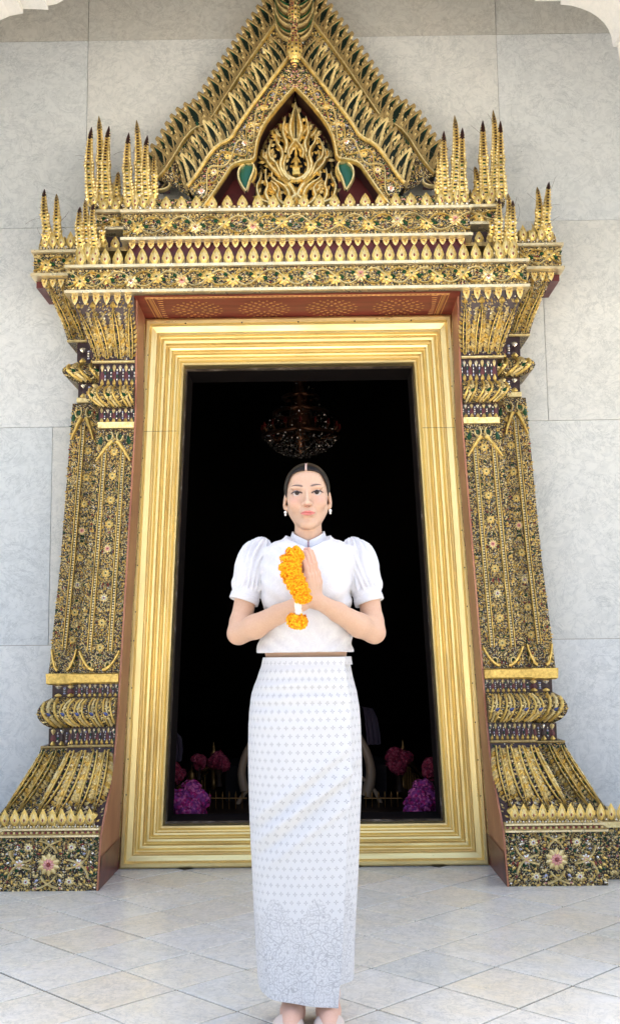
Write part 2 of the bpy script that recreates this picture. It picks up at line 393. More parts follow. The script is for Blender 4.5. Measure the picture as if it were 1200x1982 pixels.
def lotus_leaf_mesh(name='lotus_leaf', a='gold', b_='pale_gold', c='old_gold'):
    b = MB(); b.add('leaf', TR(0, 0, 0, 1.0, 1.0, .30), a)
    b.add('leaf', TR(0, .18, 0, .52, .56, .24, z=.12), b_); b.add('bead', TR(0, .36, 0, .20, .2, .3, z=.20), 'red_glass')
    for s in (-1, 1):
        b.add('leaf', TR(s * .30, -.02, -s * .5, .30, .42, .2), c); b.add('bead', TR(s * .5, .06, 0, .16, .16, .2), 'mirror_glass')
        b.add('gem', TR(s * .22, .62, .785, .12, .12, .14, z=.05), b_)
    return b.mesh(name)
LOTUS = lotus_leaf_mesh(); LOTUS_B = lotus_leaf_mesh('lotus_leaf', 'pale_gold', 'gold', 'gold')
def flame_leaf_mesh(green='green_glass', rim='gold'):
    # one leaf of the gable crest: swept-back flame with a glass core and beaded rim; base at 0, tip near y = 1
    b = MB(); t = np.linspace(0, 1, 12)
    cx = .10 * np.sin(t * math.pi * 1.15) - .20 * t ** 3; w = .60 * (np.sin(np.clip(t * .88 + .14, 0, 1) * math.pi) ** .75) * (1 - .35 * t)
    w[-1] = .02; pts = np.stack([cx, t, 0 * t], 1)
    b.ribbon(pts, w, .10 + .05 * np.sin(t * 3), 'deep_green', (0, 0, 1))
    for s in (-1, 1):
        p = pts.copy(); p[:, 0] += s * w * .44; p[:, 2] = .07; b.ribbon(p, .17 * (1 - .5 * t), .10, rim, (0, 0, 1))
        for k in range(9):
            q = (k + .8) / 10.2; x = np.interp(q, t, p[:, 0]); b.add('leaf', TR(x + s * .02, q, -s * .7, .11, .15, .10, z=.12), 'pale_gold' if k % 2 else rim)
    p = pts[1:-1].copy(); p[:, 2] = .09; b.ribbon(p, w[1:-1] * .20, .05, green, (0, 0, 1))
    p = pts[0:3].copy(); p[:, 2] = .1; b.ribbon(p, .3, .1, rim, (0, 0, 1))
    return b.mesh('flame_leaf')
FLAME = [flame_leaf_mesh('green_glass', 'old_gold'), flame_leaf_mesh('teal_glass', 'old_gold'), flame_leaf_mesh('green_glass', 'pale_gold')]  # darker gold rims carry the gable's shade in their colour

# =================================================================== SETTING: court, porch floor, wall
b = MB(); b.box((-60, -60, -.40), (60, 40, -.31), 'grout'); court = struct(b.build('ground'))
m = mat('court_stone', (0.62, 0.60, 0.55), 0.7); k_ = N(m); n_ = k_.noise(k_.co('Object'), 3, 7); k_.l(k_.ramp(n_, [(.3, (.5, .48, .44)), (.7, (.68, .66, .6))]), k_.b.inputs['Base Color'])
b = MB(); b.box((-60, -60, -.30), (60, -3.62, -.004), 'court_stone'); struct(b.build('courtyard_pavement'))
floor_bed = MB(); floor_bed.box((-3.3, -3.6, -.29), (3.3, .40, -.0045), 'grout'); porch_floor = struct(floor_bed.build('porch_floor'))
HD = .435 / 2
def tile_mesh():
    b = MB(); g = .0042; h = HD - g * 1.414; e = .0012
    V = [(0, -h, -.004), (h, 0, -.004), (0, h, -.004), (-h, 0, -.004)]; q = h - e * 1.5
    V += [(0, -h, -e), (h, 0, -e), (0, h, -e), (-h, 0, -e), (0, -q, 0), (q, 0, 0), (0, q, 0), (-q, 0, 0)]
    Q = [(8, 9, 10, 11)] + [(a, (a + 1) % 4, 4 + (a + 1) % 4, 4 + a) for a in range(4)] + [(4 + a, 4 + (a + 1) % 4, 8 + (a + 1) % 4, 8 + a) for a in range(4)]
    b.quad(V, Q, 'floor_marble'); return b.mesh('tile')
TILE = tile_mesh(); X0, Y0 = -.611, -1.284
for i in range(-14, 18):
    for j in range(-6, 12):
        if (i + j) % 2: continue
        # centres sit half way between lattice vertices
        x, y = X0 + i * HD, Y0 - j * HD
        if x < -2.2 or x > 2.3 or y > .02 or y < -3.38: continue
        A = np.eye(4); A[:3, 3] = (x, y, random.uniform(-.0006, .0006)); a = random.uniform(-.003, .003); A[0, 0] = A[1, 1] = math.cos(a); A[0, 1] = -math.sin(a); A[1, 0] = math.sin(a)
        put(TILE, 'tile', porch_floor, A)

# marble wall: core + panels, course heights and joints as measured
wall = thing('temple_wall', 'pale grey veined marble wall of large slabs around the gilded doorway', 'wall', (0, 0, 0))
b = MB()
for a_, c_ in (((-6, .012, -.02), (-.80, .25, 7.5)), ((.80, .012, -.02), (6, .25, 7.5)), ((-.80, .012, 2.82), (.80, .25, 7.5)), ((-.80, .012, -.02), (.80, .25, .10))):
    b.box(a_, c_, 'grout')
b.build('wall_core', wall)
ZJ = [.0, 1.155, 2.37, 3.54, 4.69, 5.85, 7.0]
XJ = [[-3.2, -1.0, 1.29, 3.3], [-3.6, -1.385, 1.05, 3.1], [-3.0, -1.02, 1.39, 3.6], [-3.3, -1.222, 1.178, 3.4], [-3.3, -1.222, 1.178, 3.4], [-3.0, -1.0, 1.0, 3.0]]
for r in range(6):
    z0, z1 = ZJ[r] + .0012, ZJ[r + 1] - .0012; xs = [-6] + XJ[r] + [6]
    for x0, x1 in zip(xs[:-1], xs[1:]):
        segs = [(x0, x1)]
        if z0 < 2.8:
            segs = []
            if x0 < -.80: segs.append((x0, min(x1, -.80)))
            if x1 > .80: segs.append((max(x0, .80), x1))
        for u, v in segs:
            if v - u < .05: continue
            b = MB(); pr = random.uniform(-.0012, .0012); b.box((u + .0012, pr, z0), (v - .0012, .011, z1), 'upper_marble' if z0 > 4.6 else 'wall_marble'); b.build('panel', wall)

# front wall of the porch with its cusped arch (only the corners reach into view), ceiling, sides
YA, YB = -1.78, -1.42
def arch_left():
    def p(px, py): q = at(px, py, YB); return (-q[0], q[2])
    P = [(0, 4.60), (.30, 4.50), (.55, 4.36)] + [p(250, -75), p(200, -52), p(160, -25), p(126, -1), p(110, 8), p(94, 11), p(95, 19), p(46, 17), p(46, 26), p(20, 31), p(0, 40), p(-16, 52), p(-26, 70), p(-28, 95), p(-36, 96), p(-44, 125), p(-60, 170)]
    return P + [(1.44, P[-1][1] - .15), (1.46, 0)]
def arch_half():
    # lower edge of the cusped arch, right side, from the crown outwards and down (x, z); taken from the photo corner
    P = []
    def p(px, py): q = at(px, py, YB); return (q[0], q[2])
    P += [(0, 4.60), (.30, 4.50), (.55, 4.36)]
    P += [p(900, -75), p(960, -40), p(1000, -20), p(1034, -4), p(1035, 2), p(1084, 2)]
    P += [p(1084, 9), p(1106, 11), p(1126, 17), p(1142, 24), p(1156, 33), p(1168, 44), p(1176, 56), p(1182, 70), p(1186, 91)]
    P += [p(1194, 91), p(1197, 112), p(1203, 130), p(1216, 150), p(1222, 175), p(1222, 205)]
    P += [(max(1.42, P[-1][0] + .02), P[-1][1] - .10), (1.455, 3.0), (1.46, 0)]
    return P
arch = thing('marble_arch', 'cream marble cusped arch at the porch front, its scalloped edges entering the upper corners', 'arch', (0, YA, 0))
for s in (1, -1):
    AH = arch_half() if s > 0 else arch_left()
    b = MB(); top = 6.0; n = len(AH); V = []
    for (x, z) in AH: V += [(s * x, YA, z), (s * x, YB, z), (s * x, YA, top if x < 2.2 else z), (s * x, YB, top if x < 2.2 else z)]
    Q = []
    for k in range(n - 1):
        a, c = 4 * k, 4 * (k + 1)
        Q += [(a, c, c + 2, a + 2), (a + 1, a + 3, c + 3, c + 1), (a, a + 1, c + 1, c)]
    b.quad(V, Q, 'arch_marble')
    b.box((min(s * 1.4602, s * 1.72), YA, 0), (max(s * 1.4602, s * 1.72), YB, top), 'arch_marble'); b.box((min(s * 1.7202, s * 3.6), YA, 2.9), (max(s * 1.7202, s * 3.6), YB, top), 'arch_marble')  # side-bay beam is out of view, set low to darken the wall top
    b.build('arch_half', arch)
    # slim raised border that follows the cusps
    b = MB(); pts = np.array([(s * (x * 1.0), YA - .004, z + .055) for x, z in AH[3:-2]]); b.ribbon(pts, .02, .012, 'arch_marble', (0, -1, 0)); b.build('border', arch)
    c = thing('marble_column', 'square cream marble porch column carrying the %s end of the cusped arch' % ('right' if s > 0 else 'left'), 'column', (s * 1.60, YA - .155, 0), 'porch columns')
    b = MB()
    for z0, z1, w in ((0, .30, .15), (.30, .38, .135), (.38, 2.75, .105), (2.75, 2.85, .12), (2.85, 3.05, .14)):
        b.box((s * 1.60 - w, YA - .155 - w, z0), (s * 1.60 + w, YA - .155 + w, z1), 'arch_marble')
    b.build('shaft', c)
b = MB(); b.box((-4, YA, 6.0), (4, 0, 7.4), 'arch_marble'); b.box((-4, YB, 5.70), (4, -.001, 5.998), 'maroon_paint'); struct(b.build('porch_ceiling'))
b = MB(); b.box((-5.5, -2.6, 7.4), (5.5, .25, 7.7), 'arch_marble'); struct(b.build('shading_roof'))  # unseen slab, overhang sized to shade the porch from sun and sky
for s in (-1, 1):
    c = thing('marble_column', 'outer cream marble porch column at the far %s bay' % ('right' if s > 0 else 'left'), 'column', (s * 3.75, YA - .1, 0), 'porch columns')
    b = MB()
    for z0, z1, w in ((0, .30, .26), (.30, .38, .235), (.38, 2.70, .15), (2.70, 2.78, .17), (2.78, 2.9, .18)):
        b.box((s * 3.75 - w, YA + .18 - w, z0), (s * 3.75 + w, YA + .18 + w, z1), 'arch_marble')
    b.build('shaft', c)

# dark hall behind the door
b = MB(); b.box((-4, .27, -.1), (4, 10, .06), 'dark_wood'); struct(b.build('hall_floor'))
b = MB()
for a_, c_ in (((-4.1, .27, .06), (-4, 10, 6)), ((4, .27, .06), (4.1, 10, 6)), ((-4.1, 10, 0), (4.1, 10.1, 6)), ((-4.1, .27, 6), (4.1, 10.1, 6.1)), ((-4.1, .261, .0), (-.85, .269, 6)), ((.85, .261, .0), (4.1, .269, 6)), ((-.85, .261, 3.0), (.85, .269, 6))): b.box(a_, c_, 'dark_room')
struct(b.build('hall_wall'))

# =================================================================== DOOR FRAME
frame = thing('door_frame', 'gilded stepped door frame, burnished gold mouldings mitred around the dark opening', 'door frame', (0, -.05, 0))
OUT = [(-.956, .003), (.956, .003), (.842, 2.936), (-.842, 2.936)]
INN = [(-.741, .202), (.741, .202), (.639, 2.695), (-.639, 2.695)]
# profile: (fraction outer->inner, y)
prof = [(0, .0), (0, -.115), (.05, -.125), (.13, -.125), (.15, -.105), (.17, -.100), (.30, -.092), (.33, -.098), (.36, -.092), (.38, -.066), (.40, -.064), (.47, -.072), (.53, -.070), (.56, -.050),
        (.58, -.047), (.63, -.058), (.68, -.055), (.70, -.034), (.72, -.031), (.78, -.042), (.82, -.038), (.84, -.016), (.87, -.012), (.94, -.020), (.98, -.014), (1.0, .004), (1.0, .05)]
nm = ['bottom', 'right', 'top', 'left']
for k in range(4):
    b = MB(); k2 = (k + 1) % 4; L = 16; P = np.zeros((len(prof), L, 3)); UVg = np.zeros((len(prof), L, 2)); acc = 0
    for i, (f, y) in enumerate(prof):
        a = np.array(OUT[k]) * (1 - f) + np.array(INN[k]) * f; c = np.array(OUT[k2]) * (1 - f) + np.array(INN[k2]) * f
        if i: acc += abs(prof[i][0] - prof[i - 1][0]) * .22 + abs(prof[i][1] - prof[i - 1][1])
        for j in range(L):
            q = a + (c - a) * j / (L - 1); P[i, j] = (q[0], y - .05, q[1]); UVg[i, j] = (j / (L - 1) * np.linalg.norm(c - a) + 3 * k, acc + k * .7)
    b.grid(P, 'frame_gold', False, uv=UVg); b.build('moulding', frame, uv=True)
# nail heads and the thin seam across both uprights
b = MB()
for s in (-1, 1):
    for z in np.linspace(.35, 2.75, 13):
        x = .956 - (.956 - .842) * z / 2.936 - .024
        b.add('bead', face_mtx((s * x, -.176, z + random.uniform(-.03, .03)), 0, .008), 'dark_lacquer')
    z = 2.30; x0 = .956 - .114 * z / 2.936
    b.box((min(s * x0, s * (x0 - .2)), -.1765, z), (max(s * x0, s * (x0 - .2)), -.1758, z + .002), 'dark_lacquer')
for x in np.linspace(-.62, .62, 5): b.add('bead', face_mtx((x, -.175, 2.905), 0, .010), 'dark_lacquer')
b.build('nail_heads', frame, kind='stuff')
# inner jamb (weathered strip, then dark reveal)
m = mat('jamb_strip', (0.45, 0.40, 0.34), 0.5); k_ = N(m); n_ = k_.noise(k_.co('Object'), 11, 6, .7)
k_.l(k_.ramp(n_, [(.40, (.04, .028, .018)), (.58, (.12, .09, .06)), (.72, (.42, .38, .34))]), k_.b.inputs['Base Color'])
b = MB()
def quadring(q0, y0, q1, y1, m_):
    for k in range(4):
        k2 = (k + 1) % 4; b.quad([(q0[k][0], y0, q0[k][1]), (q0[k2][0], y0, q0[k2][1]), (q1[k2][0], y1, q1[k2][1]), (q1[k][0], y1, q1[k][1])], [(0, 1, 2, 3)], m_)
I2 = [(-.734, .210), (.734, .210), (.633, 2.687), (-.633, 2.687)]
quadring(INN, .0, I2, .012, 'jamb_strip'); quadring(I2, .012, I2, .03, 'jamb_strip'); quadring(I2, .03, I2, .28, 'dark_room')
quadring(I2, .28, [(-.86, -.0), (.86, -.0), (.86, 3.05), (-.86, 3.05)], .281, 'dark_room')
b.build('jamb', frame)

# =================================================================== PILASTERS
def xin(z): return max(.968 - .0488 * max(z, 0), .855)
def lerp_tab(T, z):
    zs = [r[0] for r in T]; return [float(np.interp(z, zs, [r[i] for r in T])) for i in range(1, len(T[0]))]
def P_at(px, py, Y): q = at(px, py, Y); return -q[0], q[2]     # (|x|, z) on the left side
def lev(Y, pts): return [(P_at(px, py, Y)[1], P_at(px, py, Y)[0], Y) for px, py in pts]
YS, YS2 = -.40, -.24
class Section:
    """table rows (z, x_outer, y_front); inner edge follows xin(z) or a fixed line"""
    def __init__(s, rows, side, inner=None):
        s.T = sorted(rows); s.sd = side; s.inner = inner or (lambda z: xin(z))
        s.z0, s.z1 = s.T[0][0], s.T[-1][0]
    def xo(s, z): return lerp_tab(s.T, z)[0]
    def yf(s, z): return lerp_tab(s.T, z)[1]
    def pos(s, u, t, z0=None, z1=None):
        z0 = s.z0 if z0 is None else z0; z1 = s.z1 if z1 is None else z1; z = z0 + (z1 - z0) * t; a, c = s.inner(z), s.xo(z)
        return np.array([s.sd * (a + (c - a) * u), s.yf(z), z])
    def patch(s, z0, z1): return Patch(lambda u, t: s.pos(u, t, z0, z1))
    def core(s, mb, m='mosaic_ground', zs=None, back=0.0):
        zs = zs or sorted(set([r[0] for r in s.T] + list(np.linspace(s.z0, s.z1, 12))))
        P = np.array([[(s.sd * s.inner(z), back, z), (s.sd * s.inner(z), s.yf(z), z), (s.sd * s.xo(z), s.yf(z), z), (s.sd * s.xo(z), back, z)] for z in zs])
        mb.grid(P, m, False); mb.quad([P[-1, i] for i in range(4)], [(0, 1, 2, 3)], m); mb.quad([P[0, i] for i in range(4)], [(0, 1, 2, 3)], m)

def bell_curve(z0, z1, x0, x1, y0, y1, n=10, p=1.9):
    # flares out downwards; returns rows
    R = []
    for k in range(n):
        t = k / (n - 1); f = (1 - t) ** p; bul = .018 * math.sin(min(1, t * 1.0) * math.pi) 
        R.append((z0 + (z1 - z0) * t, x1 + (x0 - x1) * f + bul, y1 + (y0 - y1) * f - bul * .8))
    return R
def plume(mb, Pt, u, t0, t1, w, up=True, lean=0.0, smooth_m='gold', n=16, tipw=.25):
    """tall gilded leaf: double smooth spine, beaded middle, leaflets on both sides"""
    ts = np.linspace(t0, t1, n); W, H = Pt.fr(.5, .5)[4:]
    q = (ts - t0) / (t1 - t0); q = q if up else 1 - q
    us = u + lean * q ** 1.6
    wid = w * (.55 + .45 * np.sin(np.clip(q * 1.05 + .1, 0, 1) * math.pi)) * np.where(q > .8, 1 - (q - .8) / .2 * (1 - tipw), 1)
    for sd in (-1, 1):
        pts = [Pt.pos(uu + sd * ww * .17 / W, t) for uu, ww, t in zip(us, wid, ts)]; ns = [Pt.fr(uu, t)[3] for uu, t in zip(us, ts)]
        pts = np.array(pts) + np.array(ns) * .006; mb.ribbon(pts, wid * .12, .011, smooth_m, ns)
    k = int((t1 - t0) * H / .023)
    for i in range(k):
        qq = (i + .5) / k; t = t0 + (t1 - t0) * qq; q1 = qq if up else 1 - qq; uu = u + lean * q1 ** 1.6; ww = float(np.interp(t, ts, wid))
        mb.add('gem', Pt.M(uu, t, .785, .0095, .0095, .008, .006), 'mirror_glass' if i % 3 else 'green_glass')
        for sd in (-1, 1):
            a = -sd * (.62 if up else math.pi - .62)
            mb.add('leaf', Pt.M(uu + sd * ww * .27 / W, t, a, ww * .34, ww * .60, .026, .004), 'pale_gold' if (i + (sd > 0)) % 3 else 'gold')
    mb.add('leaf', Pt.M(us[-1] if up else us[0], (t1 if up else t0), 0 if up else math.pi, w * .5, w * .6, .03, .004), smooth_m)

def dot_band(parent, Pt, nm_, nn, h):
    """dark band with lacquer shields, silver bead bars and toothed leaves above and below"""
    b = MB(); W = Pt.fr(.5, .5)[4]
    for i in range(nn):
        u = (i + .5) / nn
        b.add('leaf', Pt.M(u, .18, 0, W / nn * .62, h * .62, .010), 'maroon_paint' if i % 2 else 'dark_lacquer')
        b.add('leaf', Pt.M(u, 1.0, math.pi, W / nn * .55, h * .36, .016, .002), 'pale_gold' if i % 2 else 'mirror_glass')
        b.add('leaf', Pt.M(u, 0.0, 0, W / nn * .60, h * .34, .016, .002), 'gold')
        ue = i / nn + .0
        for t in (.30, .45, .6, .74):
            b.add('bead', Pt.M(min(.98, max(.02, ue)), t, 0, W / nn * .26, h * .14, .012), ['mirror_glass', 'lilac_glass', 'mirror_glass', 'teal_glass'][(i + int(t * 10)) % 4])
    return b.build(nm_, parent, kind='stuff')
def torus_orn(parent, Pt, nn, eye='blue_glass'):
    b = MB(); W, H = Pt.fr(.5, .5)[4:]
    for i in range(nn):
        u = (i + .5) / nn
        ts = np.linspace(.06, .94, 9)
        for off, mm in ((-.26, 'gold'), (.0, 'pale_gold'), (.24, 'gold')):
            uu = [u + (off + .55 * (t - .5)) / nn * 1.0 for t in ts]; ok_ = [(a, t) for a, t in zip(uu, ts) if .01 < a < .99]
            if len(ok_) > 3:
                ns = [Pt.fr(a, t)[3] for a, t in ok_]; b.ribbon([Pt.pos(a, t) for a, t in ok_], W / nn * .14, .010, mm, ns)
        for k in range(7):
            a = k / 7 * 2 * math.pi; b.add('bead', Pt.M(min(.97, max(.03, u + .16 * math.cos(a) / nn)), .5 + .16 * math.sin(a), 0, .012, .012, .012, .010), 'pale_gold')
        b.add('leaf', Pt.M(u - .09 / nn, .43, -1.0, .018, .03, .014, .016), eye)
    carpet(b, Pt, .014, pal=['gold', 'gold', 'pale_gold', 'old_gold', 'old_gold'], seed=3, fill=.8)
    b.build('twisted_leaf_band', parent, kind='stuff')
def lotus_row(parent, name, pts, w, h, mesh=None, tilt=0.0, jit=.02, flip=False, depth=.6):
    """pts: list of (position) for leaves that stand upright and face out"""
    for p in pts:
        a = random.uniform(-jit, jit) + (math.pi if flip else 0); A = mtx(p, (math.cos(a), 0, math.sin(a)), (-math.sin(a) * 1, -math.sin(tilt), math.cos(a) * math.cos(tilt)), (0, -math.cos(tilt), -math.sin(tilt)), w, h, w * depth)
        put(mesh or LOTUS, name, parent, A)

def make_pilaster(sd):
    side = 'left' if sd < 0 else 'right'
    root = thing('pilaster', 'flared gilded pilaster with glass mosaic standing %s of the doorway' % side, 'pilaster', (sd * 1.15, 0, 0), 'pilasters flanking the doorway')
    # ---- levels measured on the left one -----------------------------------
    zt = lambda py, Y=YS: P_at(200, py, Y)[1]
    # front part
    Zp1 = P_at(10, 1608, -.66)[1]            # top of pedestal
    Zb1 = P_at(130, 1443, YS - .05)[1]
    Zn1 = P_at(130, 1324, YS)[1]; Zs0 = P_at(140, 1303, YS)[1]; Zs1 = P_at(190, 829, YS)[1]
    ped = Section([(0, 1.432, -.66), (Zp1 - .035, 1.420, -.655)], sd)
    b = MB(); ped.core(b); b.build('pedestal', root); pedo = root.children[-1]
    Pf = ped.patch(0, Zp1 - .035)
    b = MB(); carpet(b, Pf, .0185, ros=[(.5, .5)], rr=.062, pal=PAL_COL, seed=11, fill=.93)
    for k in range(8):   # curling vines out of the big flower
        a = k * math.pi / 4 + .39; pts = []
        for q in np.linspace(0, 1, 9):
            r_ = .07 + .10 * q; aa = a + .9 * q * (1 if k % 2 else -1); u, t = .5 + r_ * math.cos(aa) / .455 * 1.25, .5 + r_ * math.sin(aa) / (Zp1) * .9
            if .02 < u < .98 and .04 < t < .96: pts.append(Pf.pos(u, t))
        if len(pts) > 3: b.ribbon(pts, .009, .014, 'pale_gold', (0, -1, 0))
    b.build('carving', pedo, kind='stuff')
    for u, t, sc, mi in ((.5, .5, .105, 3), (.2, .5, .05, 2), (.8, .5, .05, 2), (.28, .82, .045, 0), (.72, .82, .045, 0), (.28, .18, .045, 0), (.72, .18, .045, 0)):
        p = Pf.pos(u, t); put(ROS[mi], 'rosette', pedo, face_mtx(p + np.array([0, -.006, 0]), random.random(), sc, sc, sc * .8))
    # stepped cap with lip
    b = MB(); c1 = Section([(Zp1 - .034, 1.420, -.655), (Zp1 - .022, 1.420, -.656), (Zp1 - .0219, 1.437, -.668), (Zp1 - .012, 1.437, -.668), (Zp1 - .0115, 1.418, -.655), (Zp1 + .012, 1.41, -.65)], sd); c1.core(b, 'old_gold')
    for za_, zb2, xo_ in ((Zp1 - .030, Zp1 - .022, 1.440), (Zp1 + .001, Zp1 + .009, 1.425)):
        x0_, x1_ = sorted((sd * (xin(.2) - .0), sd * xo_)); b.box((x0_, -.676, za_), (x1_, -.60, zb2), 'lip_gold')
    for i in range(34): b.add('bead', face_mtx((sd * (xin(.2) + .01 + .445 * i / 33), -.669, Zp1 - .010), 0, .013), 'pale_gold' if i % 2 else 'red_glass')
    b.build('gold_lip', root)
    # lotus rows on the pedestal top
    n = 9
    lotus_row(root, 'lotus_leaf', [np.array([sd * (xin(.2) + .03 + (1.41 - xin(.2) - .05) * (i + .5) / n), -.632, Zp1 + .012]) for i in range(n)], .045, .085)
    b = MB()
    for i in range(34): b.add('bead', face_mtx((sd * (xin(.2) + .01 + .435 * i / 33), -.652, Zp1 + .014), 0, .011), 'pale_gold' if i % 2 else 'mirror_glass')
    b.build('bead_row', root, kind='stuff')
    # bell
    zb0, zb1 = Zp1 + .013, Zb1
    xb1 = P_at(135, 1443, YS - .05)[0]; xb0 = P_at(58, 1590, -.62)[0]
    bell = Section(bell_curve(zb0, zb1, xb0 + .015, xb1 + .01, -.63, YS - .03), sd); b = MB(); bell.core(b, 'dark_lacquer'); b.build('flared_base', root); bo = root.children[-1]
    Pb = bell.patch(zb0, zb1)
    for u, ln, w, t0 in ((.145, .0, .080, .16), (.38, .0, .092, .13), (.63, .03, .092, .10), (.88, .06, .085, .10)):
        b = MB(); plume(b, Pb, u, t0, .93, w, up=False, lean=ln); b.build('leaf_plume', bo)
    b = MB(); carpet(b, Pb, .015, pal=['gold'] * 4 + ['pale_gold'] * 4 + ['old_gold'] * 3 + ['mirror_glass', 'green_glass', 'pink_glass'], seed=5, sym=False, fill=.25)
    for u in (.23, .49, .75):
        k = 15
        for i in range(k): 
            for s_ in (-1, 1): b.add('leaf', Pb.M(u + s_ * .022, .12 + .8 * i / k, -s_ * 2.3, .016, .032, .016, .003), 'pale_gold' if i % 2 else 'mirror_glass')
    rail(b, Pb, .985, .016, .012, 'old_gold'); b.build('carving', bo, kind='stuff')
    # neck: band, torus, band, gold strip
    za, zb_, zc = Zb1, P_at(130, 1408, YS)[1], P_at(130, 1350, YS)[1]
    xn1 = P_at(137, 1425, YS)[0]; xn2 = P_at(150, 1340, YS)[0]; xt = P_at(122, 1378, YS)[0]
    s1 = Section([(za, xn1, YS - .03), (zb_, xn1 - .015, YS - .02)], sd); b = MB(); s1.core(b, 'dark_lacquer'); b.build('neck_band', root); dot_band(root.children[-1], s1.patch(za, zb_), 'bead_teeth', 9, zb_ - za)
    rows = [(zb_ + (zc - zb_) * q, xn2 + .012 + (xt - xn2) * math.sin(q * math.pi) ** .7, YS - .02 - .055 * math.sin(q * math.pi) ** .7) for q in np.linspace(0, 1, 9)]
    s2 = Section(rows, sd); b = MB(); s2.core(b, 'mosaic_ground'); b.build('torus', root); torus_orn(root.children[-1], s2.patch(zb_ + .004, zc - .004), 4)
    s3 = Section([(zc, xn2, YS - .008), (Zn1, xn2, YS - .008)], sd); b = MB(); s3.core(b, 'dark_lacquer'); b.build('neck_band', root); dot_band(root.children[-1], s3.patch(zc, Zn1), 'bead_teeth', 8, Zn1 - zc)
    xg = P_at(139, 1312, YS)[0]
    s4 = Section([(Zn1, xg - .012, YS - .012), (Zn1 + .008, xg, YS - .03), (Zs0 - .006, xg + .006, YS - .036), (Zs0, xg - .005, YS - .015)], sd); b = MB(); s4.core(b, 'gold'); b.build('gold_strip', root)
    # shaft (front)
    xs0, xs1 = P_at(151, 1300, YS)[0], P_at(189, 830, YS)[0]
    sh = Section([(Zs0, xs0, YS), (Zs0 + (Zs1 - Zs0) * .5, (xs0 + xs1) / 2 - .004, YS + .004), (Zs1, xs1, YS + .006)], sd)
    def shaft(sec, parent, nm_, bars, z0, z1, seed, lo, hi, orn=True):
        b = MB(); sec.core(b); so = b.build(nm_, parent); Pt = sec.patch(z0, z1); H = z1 - z0; W = Pt.fr(.5, .5)[4]; b = MB()
        c = (bars[0] + bars[1]) / 2 if len(bars) > 1 else (lo + hi) / 2
        nr = 9; ros = [(c, .10 + .8 * i / (nr - 1)) for i in range(nr)] if len(bars) > 1 else [(c, .12 + .8 * i / 8) for i in range(9)]
        carpet(b, Pt, .0125, ros=ros, rr=.021, seed=seed, fill=.97, ok=lambda u, t: all(abs(u - q) > .085 for q in bars) and lo < u < hi)
        b.build('carving', so, kind='stuff')
        for i, (u, t) in enumerate(ros): put(ROS[(1, 1, 0, 1, 3, 1, 1)[i % 7]], 'rosette', so, Pt.M(u, t, random.random(), .046, .046, .030, .002))
        for q in bars:
            b = MB(); nb = int(H * .82 / .0135)
            for s_ in (-1, 1):
                ts_ = np.linspace(.085, .915, 16); b.ribbon([Pt.pos(q + s_ * .0092 / W, t) for t in ts_], .0062, .017, 'gold', [Pt.fr(q, t)[3] for t in ts_])
            for i in range(nb): b.add('slab', Pt.M(q, .09 + .82 * (i + .5) / nb, 0, .0105, .0070, .013, .001), 'lip_gold')
            b.build('ladder_bar', so)
        if orn:
            # green scrolled headpiece (top) and corner leaves (foot)
            b = MB()
            for s_ in (-1, 1):
                cen = c if len(bars) > 1 else (bars[0] if bars else c); ext = .40 if len(bars) > 1 else .22
                th = np.linspace(0, 4.2, 10); 
                pts = [Pt.pos(cen + s_ * (.14 + .085 * math.cos(a)) , 1 - (.035 + .020 * math.sin(a)) ) for a in th]; b.ribbon(pts, .009, .018, 'pale_gold', (0, -1, 0))
                b.add('bead', Pt.M(cen + s_ * .14, .965, 0, .028, .028, .015), 'green_glass')
                pts = [Pt.pos(cen + s_ * (.06 + ext * q), .945 - .085 * q ** 1.2) for q in np.linspace(0, 1, 7)]; b.ribbon(pts, np.linspace(.026, .012, 7), .020, 'gold', (0, -1, 0))
                for q in np.linspace(.1, 1, 6): b.add('leaf', Pt.M(cen + s_ * (.06 + ext * q), .935 - .085 * q ** 1.2, math.pi + s_ * .5, .012, .022, .014, .006), 'mirror_glass')
                b.add('leaf', Pt.M(min(.96, cen + s_ * .40) if s_ > 0 else max(.04, cen - .40), .93, s_ * .2, .026, .05, .016, .002), 'green_glass')
                pts = [Pt.pos(min(.99, max(.01, cen + s_ * (.10 + (ext - .02) * q))), .012 + .075 * q ** 2.0) for q in np.linspace(0, 1, 8)]; b.ribbon(pts, np.linspace(.020, .012, 8), .018, 'gold', (0, -1, 0))
                th = np.linspace(0, 4.4, 9); pts = [Pt.pos(cen + s_ * (.22 + .06 * math.cos(a)), .03 + .014 * math.sin(a)) for a in th]; b.ribbon(pts, .007, .016, 'pale_gold', (0, -1, 0))
                b.add('bead', Pt.M(cen + s_ * .22, .030, 0, .018, .018, .012), 'green_glass')
            b.build('scroll_ornament', so, kind='stuff')
        return so
    shaft(sh, root, 'shaft', (.26, .76), Zs0, Zs1, 21, .02, .97)
    # bar along top of the shaft + necking + torus + capital (front)
    z = [P_at(200, q, YS - .01)[1] for q in (829, 818, 790, 782, 747, 742, 710, 705)]
    xa = P_at(192, 800, YS)[0]
    s5 = Section([(z[0], xa, YS - .02), (z[1], xa, YS - .024)], sd); b = MB(); s5.core(b, 'pale_gold'); b.build('gold_strip', root)
    s6 = Section([(z[1], xa, YS - .004), (z[2], xa, YS - .004)], sd); b = MB(); s6.core(b, 'dark_lacquer'); b.build('neck_band', root); dot_band(root.children[-1], s6.patch(z[1], z[2]), 'bead_teeth', 6, z[2] - z[1])
    xt2 = P_at(170, 765, YS)[0]
